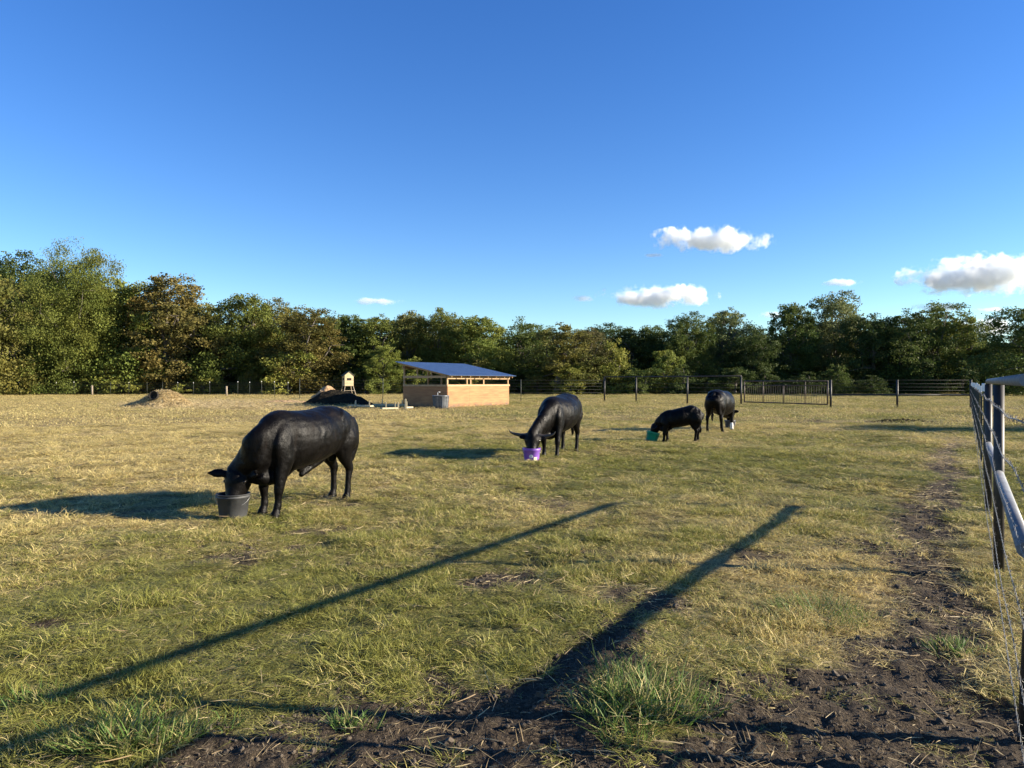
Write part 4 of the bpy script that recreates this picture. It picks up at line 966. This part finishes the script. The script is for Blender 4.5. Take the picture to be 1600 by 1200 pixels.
G1 = (.145, .162, .036); G2 = (.100, .130, .032); OL = (.175, .165, .045); BR = (.185, .150, .048); LG = (.20, .225, .05); DK = (.070, .095, .027); YG = (.25, .25, .055); SG = (.175, .195, .075)
CN = {G1: 'mid green', G2: 'deep green', OL: 'olive', BR: 'rusty brown', LG: 'light green', DK: 'dark green', YG: 'yellow green', SG: 'grey green'}
GT = 'trees of the wood edge behind the pasture'; GB = 'shrubs along the foot of the wood'
rg = random.Random(77)
front = [  # kind, idx, px, top, width, d, colour, label
 ('t', 5, -35, 425, 150, 84, OL, 'olive tree cut by the left edge of the photo'),
 ('B', 0, 122, 391, 178, 90, G1, 'tallest spreading green tree at the far left of the field'),
 ('t', 3, 20, 402, 120, 100, DK, 'dark tree top behind the tallest left tree'),
 ('t', 0, 178, 440, 130, 93, LG, 'bright green tree leaning out right of the tallest left tree'),
 ('t', 2, 262, 424, 125, 92, BR, 'rusty brown tall tree standing between the big green trees'),
 ('t', 5, 215, 510, 120, 96, DK, 'shaded dark tree in the hollow left of the rusty brown tree'),
 ('t', 1, 312, 470, 90, 98, OL, 'olive tree at the right shoulder of the rusty brown tree'),
 ('t', 0, 375, 464, 110, 95, G1, 'broad green tree first right of the rusty brown tree'),
 ('t', 3, 425, 472, 90, 97, OL, 'olive tree above the left side of the compost mound'),
 ('t', 2, 483, 480, 95, 92, (.15, .125, .036), 'brownish olive tree above the compost mound'),
 ('t', 1, 545, 489, 80, 98, G2, 'deep green tree above the raised hunting blind'),
 ('t', 4, 590, 492, 80, 97, G1, 'open crowned green tree right of the hunting blind'),
 ('t', 0, 640, 488, 90, 99, OL, 'olive tree above the left end of the shed roof'),
 ('t', 3, 690, 487, 85, 98, G1, 'green tree above the middle of the shed roof'),
 ('t', 1, 745, 492, 90, 95, LG, 'light green rounded tree above the right end of the shed roof'),
 ('t', 5, 815, 500, 95, 100, G2, 'deep green tree right of the shed'),
 ('t', 4, 872, 506, 90, 92, OL, 'thin olive tree with bare limbs above the horned cow'),
 ('t', 4, 920, 512, 80, 94, (.14, .125, .05), 'tan olive thin tree with bare limbs right of the horned cow'),
 ('t', 2, 985, 508, 90, 100, DK, 'dark tree left of the two rear cattle'),
 ('t', 0, 1030, 510, 85, 103, G2, 'deep green tree behind the calf'),
 ('t', 3, 1075, 492, 80, 98, G2, 'uneven deep green tree above the farthest cow'),
 ('t', 4, 1135, 482, 85, 101, SG, 'pale grey green feathery tree above the farthest cow'),
 ('t', 5, 1180, 520, 90, 97, DK, 'dark lower tree above the left end of the far gate'),
 ('t', 1, 1235, 472, 75, 100, G2, 'tall narrow deep green tree above the far gate'),
 ('t', 3, 1305, 461, 105, 103, SG, 'tallest pale crowned tree on the right, above the far gate'),
 ('t', 0, 1365, 492, 90, 96, DK, 'dark tree right of the tallest pale crowned tree'),
 ('t', 5, 1415, 488, 90, 95, G2, 'deep green tree above the low rail fence'),
 ('t', 2, 1460, 472, 85, 97, G1, 'green tree whose top rises before the small white cloud'),
 ('t', 4, 1508, 493, 60, 94, LG, 'slim light green tree near the white capped fence posts'),
 ('t', 1, 1550, 532, 60, 92, DK, 'low dark tree in the skyline dip at the right'),
 ('t', 0, 1625, 478, 130, 80, G2, 'deep green tree cut by the right edge of the photo')]
for (k, i, px, top, wp, d, col, lab) in front: place_tree(k, i, px, top + 3, wp * (1.28 if k == 't' else 1.05), d, col, lab, GT, rz=rg.uniform(0, 6.28))
# second and third ranks that close the wood
ranks = []
for px in range(-120, 1800, 62):
    x_ = px + rg.uniform(-15, 15)
    lim = np.interp(x_, [0, 60, 150, 200, 330, 480, 600, 760, 850, 950, 1050, 1200, 1300, 1450, 1530, 1560, 1600, 1700], [430, 430, 440, 474, 490, 494, 497, 507, 512, 516, 512, 514, 492, 500, 524, 540, 515, 515])
    ranks.append((x_, lim + rg.uniform(-4, 12), 116)); ranks.append((x_ + 30, lim + rg.uniform(15, 40), 108))
near_what = [(0, 'tallest left tree'), (250, 'rusty brown tree'), (470, 'compost mound'), (700, 'shed'), (870, 'horned cow'), (1050, 'calf'), (1230, 'far gate'), (1420, 'low rail fence'), (1600, 'right hand fence posts')]
cnt = {}
for (px, top, d) in ranks:
    col = rg.choice((DK, G2, G2, OL, G1)) if px < 1150 else rg.choice((DK, DK, G2)); wh = min(near_what, key=lambda q: abs(q[0] - px))[1]
    key = (wh, CN[col], d); cnt[key] = cnt.get(key, 0) + 1
    lab = '%s tree deep in the wood, %s rank, behind the %s' % (CN[col], 'back' if d > 110 else 'middle', wh)
    place_tree('t', rg.randrange(6), px, top, rg.uniform(115, 150), d, col, lab, 'crowded %s trees of the %s rank behind the %s' % (CN[col], 'back' if d > 110 else 'middle', wh), rz=rg.uniform(0, 6.28))
# shrubs at the foot of the wood
for i, px in enumerate(range(-90, 1720, 44)):
    x_ = px + rg.uniform(-14, 14); d = rg.uniform(89, 94) if px > 90 else rg.uniform(90, 95)
    top = rg.uniform(562, 590); col = rg.choice((G1, OL, LG, G2, YG, DK)) if px < 1150 else rg.choice((DK, DK, G2, DK))
    wh = min(near_what, key=lambda q: abs(q[0] - x_))[1]
    place_tree('b', rg.randrange(3), x_, top, rg.uniform(50, 85), d, col, '%s shrub at the foot of the wood behind the %s' % (CN[col], wh), '%s shrubs at the wood foot behind the %s' % (CN[col], wh), 'shrub', rz=rg.uniform(0, 6.28))
place_tree('b', 1, 170, 570, 90, 88.5, YG, 'bright yellow green shrub just behind the left wire fence', GB, 'shrub', rz=1)
place_tree('b', 0, 455, 548, 110, 90, YG, 'rounded yellow green shrub above the compost mound', GB, 'shrub', rz=2)
place_tree('t', 1, 600, 540, 70, 90, LG, 'small light green tree just right of the hunting blind', GT, rz=2.2)
place_tree('b', 2, 962, 540, 80, 93, YG, 'sunlit yellow green shrub left of the calf', GB, 'shrub', rz=3)
place_tree('b', 0, 1040, 545, 70, 93, LG, 'sunlit light green shrub behind the calf', GB, 'shrub', rz=4)
# tree outside the frame that throws the shade band across the right of the field
place_tree('t', 3, 0, 0, 0, 22.5, G1, 'green tree standing beyond the fence outside the right of the photo', GT, x=34, h=7.5, w=6)

# ------------------------------------------------------------------ clouds (volumes)
def cloud(px, py, wp, hp, label, seed, dens=.05, thin=0.0):
    D = 2600.0; w = wp / F * D * .5; h = hp / F * D * .44
    m, nt, p, o = newmat('cloud_vapour'); nt.nodes.remove(p); L = nt.links.new
    pv = nd(nt, 'ShaderNodeVolumePrincipled'); L(pv.outputs[0], o.inputs['Volume'])
    pv.inputs['Color'].default_value = (.97, .99, 1, 1); pv.inputs['Anisotropy'].default_value = .1
    tc = nd(nt, 'ShaderNodeTexCoord')
    sp = nd(nt, 'ShaderNodeVectorMath', operation='LENGTH'); 
    mp = nd(nt, 'ShaderNodeMapping'); mp.inputs['Location'].default_value = (seed * 3.1, seed * 1.7, 0); mp.inputs['Scale'].default_value = (w / 45., 1.6, h / 45.); L(tc.outputs['Object'], mp.inputs[0])
    n = nd(nt, 'ShaderNodeTexNoise', i_Scale=.8, i_Detail=8.0, i_Roughness=.68); L(mp.outputs[0], n.inputs['Vector'])
    L(tc.outputs['Object'], sp.inputs[0])
    # density = clamp( (1 - r*1.0) + (noise-.5)*k )
    a = nd(nt, 'ShaderNodeMath', operation='MULTIPLY_ADD'); L(n.outputs['Fac'], a.inputs[0]); a.inputs[1].default_value = 3.0; a.inputs[2].default_value = -1.5 + .70 - thin
    s = nd(nt, 'ShaderNodeMath', operation='SUBTRACT'); L(a.outputs[0], s.inputs[0]); L(sp.outputs['Value'], s.inputs[1])
    s2 = nd(nt, 'ShaderNodeMath', operation='MULTIPLY', use_clamp=True); L(s.outputs[0], s2.inputs[0]); s2.inputs[1].default_value = 3.0
    s3 = nd(nt, 'ShaderNodeMath', operation='MULTIPLY'); L(s2.outputs[0], s3.inputs[0]); s3.inputs[1].default_value = dens
    L(s3.outputs[0], pv.inputs['Density'])
    bm = bmesh.new(); bmesh.ops.create_icosphere(bm, subdivisions=3, radius=1.0)
    me = bpy.data.meshes.new('cloud'); bm.to_mesh(me); bm.free()
    ob = link_mesh('cloud', me, m); ob.location = (at(px, D), D, zt(py, D)); ob.scale = (w * 1.25, h * 2.0, h * 1.3)
    tag(ob, label, 'cloud', 'small white clouds low in the sky')
CL = [(1110, 374, 182, 42, 'highest puffy white cloud above the right of the wood', .05, 0), (1030, 462, 168, 38, 'long white cloud just above the trees near the centre right', .05, 0),
      (1535, 430, 225, 66, 'largest white cloud with grey base at the right edge', .04, 0), (1318, 442, 62, 13, 'small ragged cloud wisp left of the largest cloud', .05, .05),
      (590, 471, 76, 12, 'thin lone cloud wisp over the left centre trees', .05, .05), (1021, 399, 34, 9, 'tiny wisp just below the highest cloud', .05, .05),
      (911, 466, 34, 13, 'tiny wisp left of the long low cloud', .04, .05), (1465, 481, 90, 16, 'flat cloud strip touching the tree top at the right', .05, .05),
      (1542, 512, 90, 34, 'low soft cloud behind the skyline dip at the right', .03, .0), (1545, 484, 50, 9, 'short thin cloud strip under the largest cloud', .05, .05), (1208, 493, 44, 14, 'faint cloud scrap left of the pale crowned tree', .03, .05)]
for q, (px, py, w_, h_, lab, dn, th_) in enumerate(CL): cloud(px, py, w_, h_, lab, q + 1, dn, th_)

ORD = ['leftmost', 'second from left', 'third from left', 'fourth from left', 'fifth from left', 'sixth from left', 'seventh from left']
NUM = {2: 'two', 3: 'three', 4: 'four', 5: 'five', 6: 'six', 7: 'seven'}
by = {}
for o in SC.objects:
    if o.parent is None and 'label' in o: by.setdefault(o['label'], []).append(o)
for lab, lst in by.items():
    if 1 < len(lst) < 8:
        lst.sort(key=lambda o: o.location.x / max(o.location.y, 1))
        for q, o in enumerate(lst):
            w = lab.split(' deep in the wood,'); short = lab.replace(' deep in the wood,', ',').replace(' at the foot of the wood', '')
            o['label'] = '%s of %s: %s' % (ORD[q], NUM[len(lst)], short)
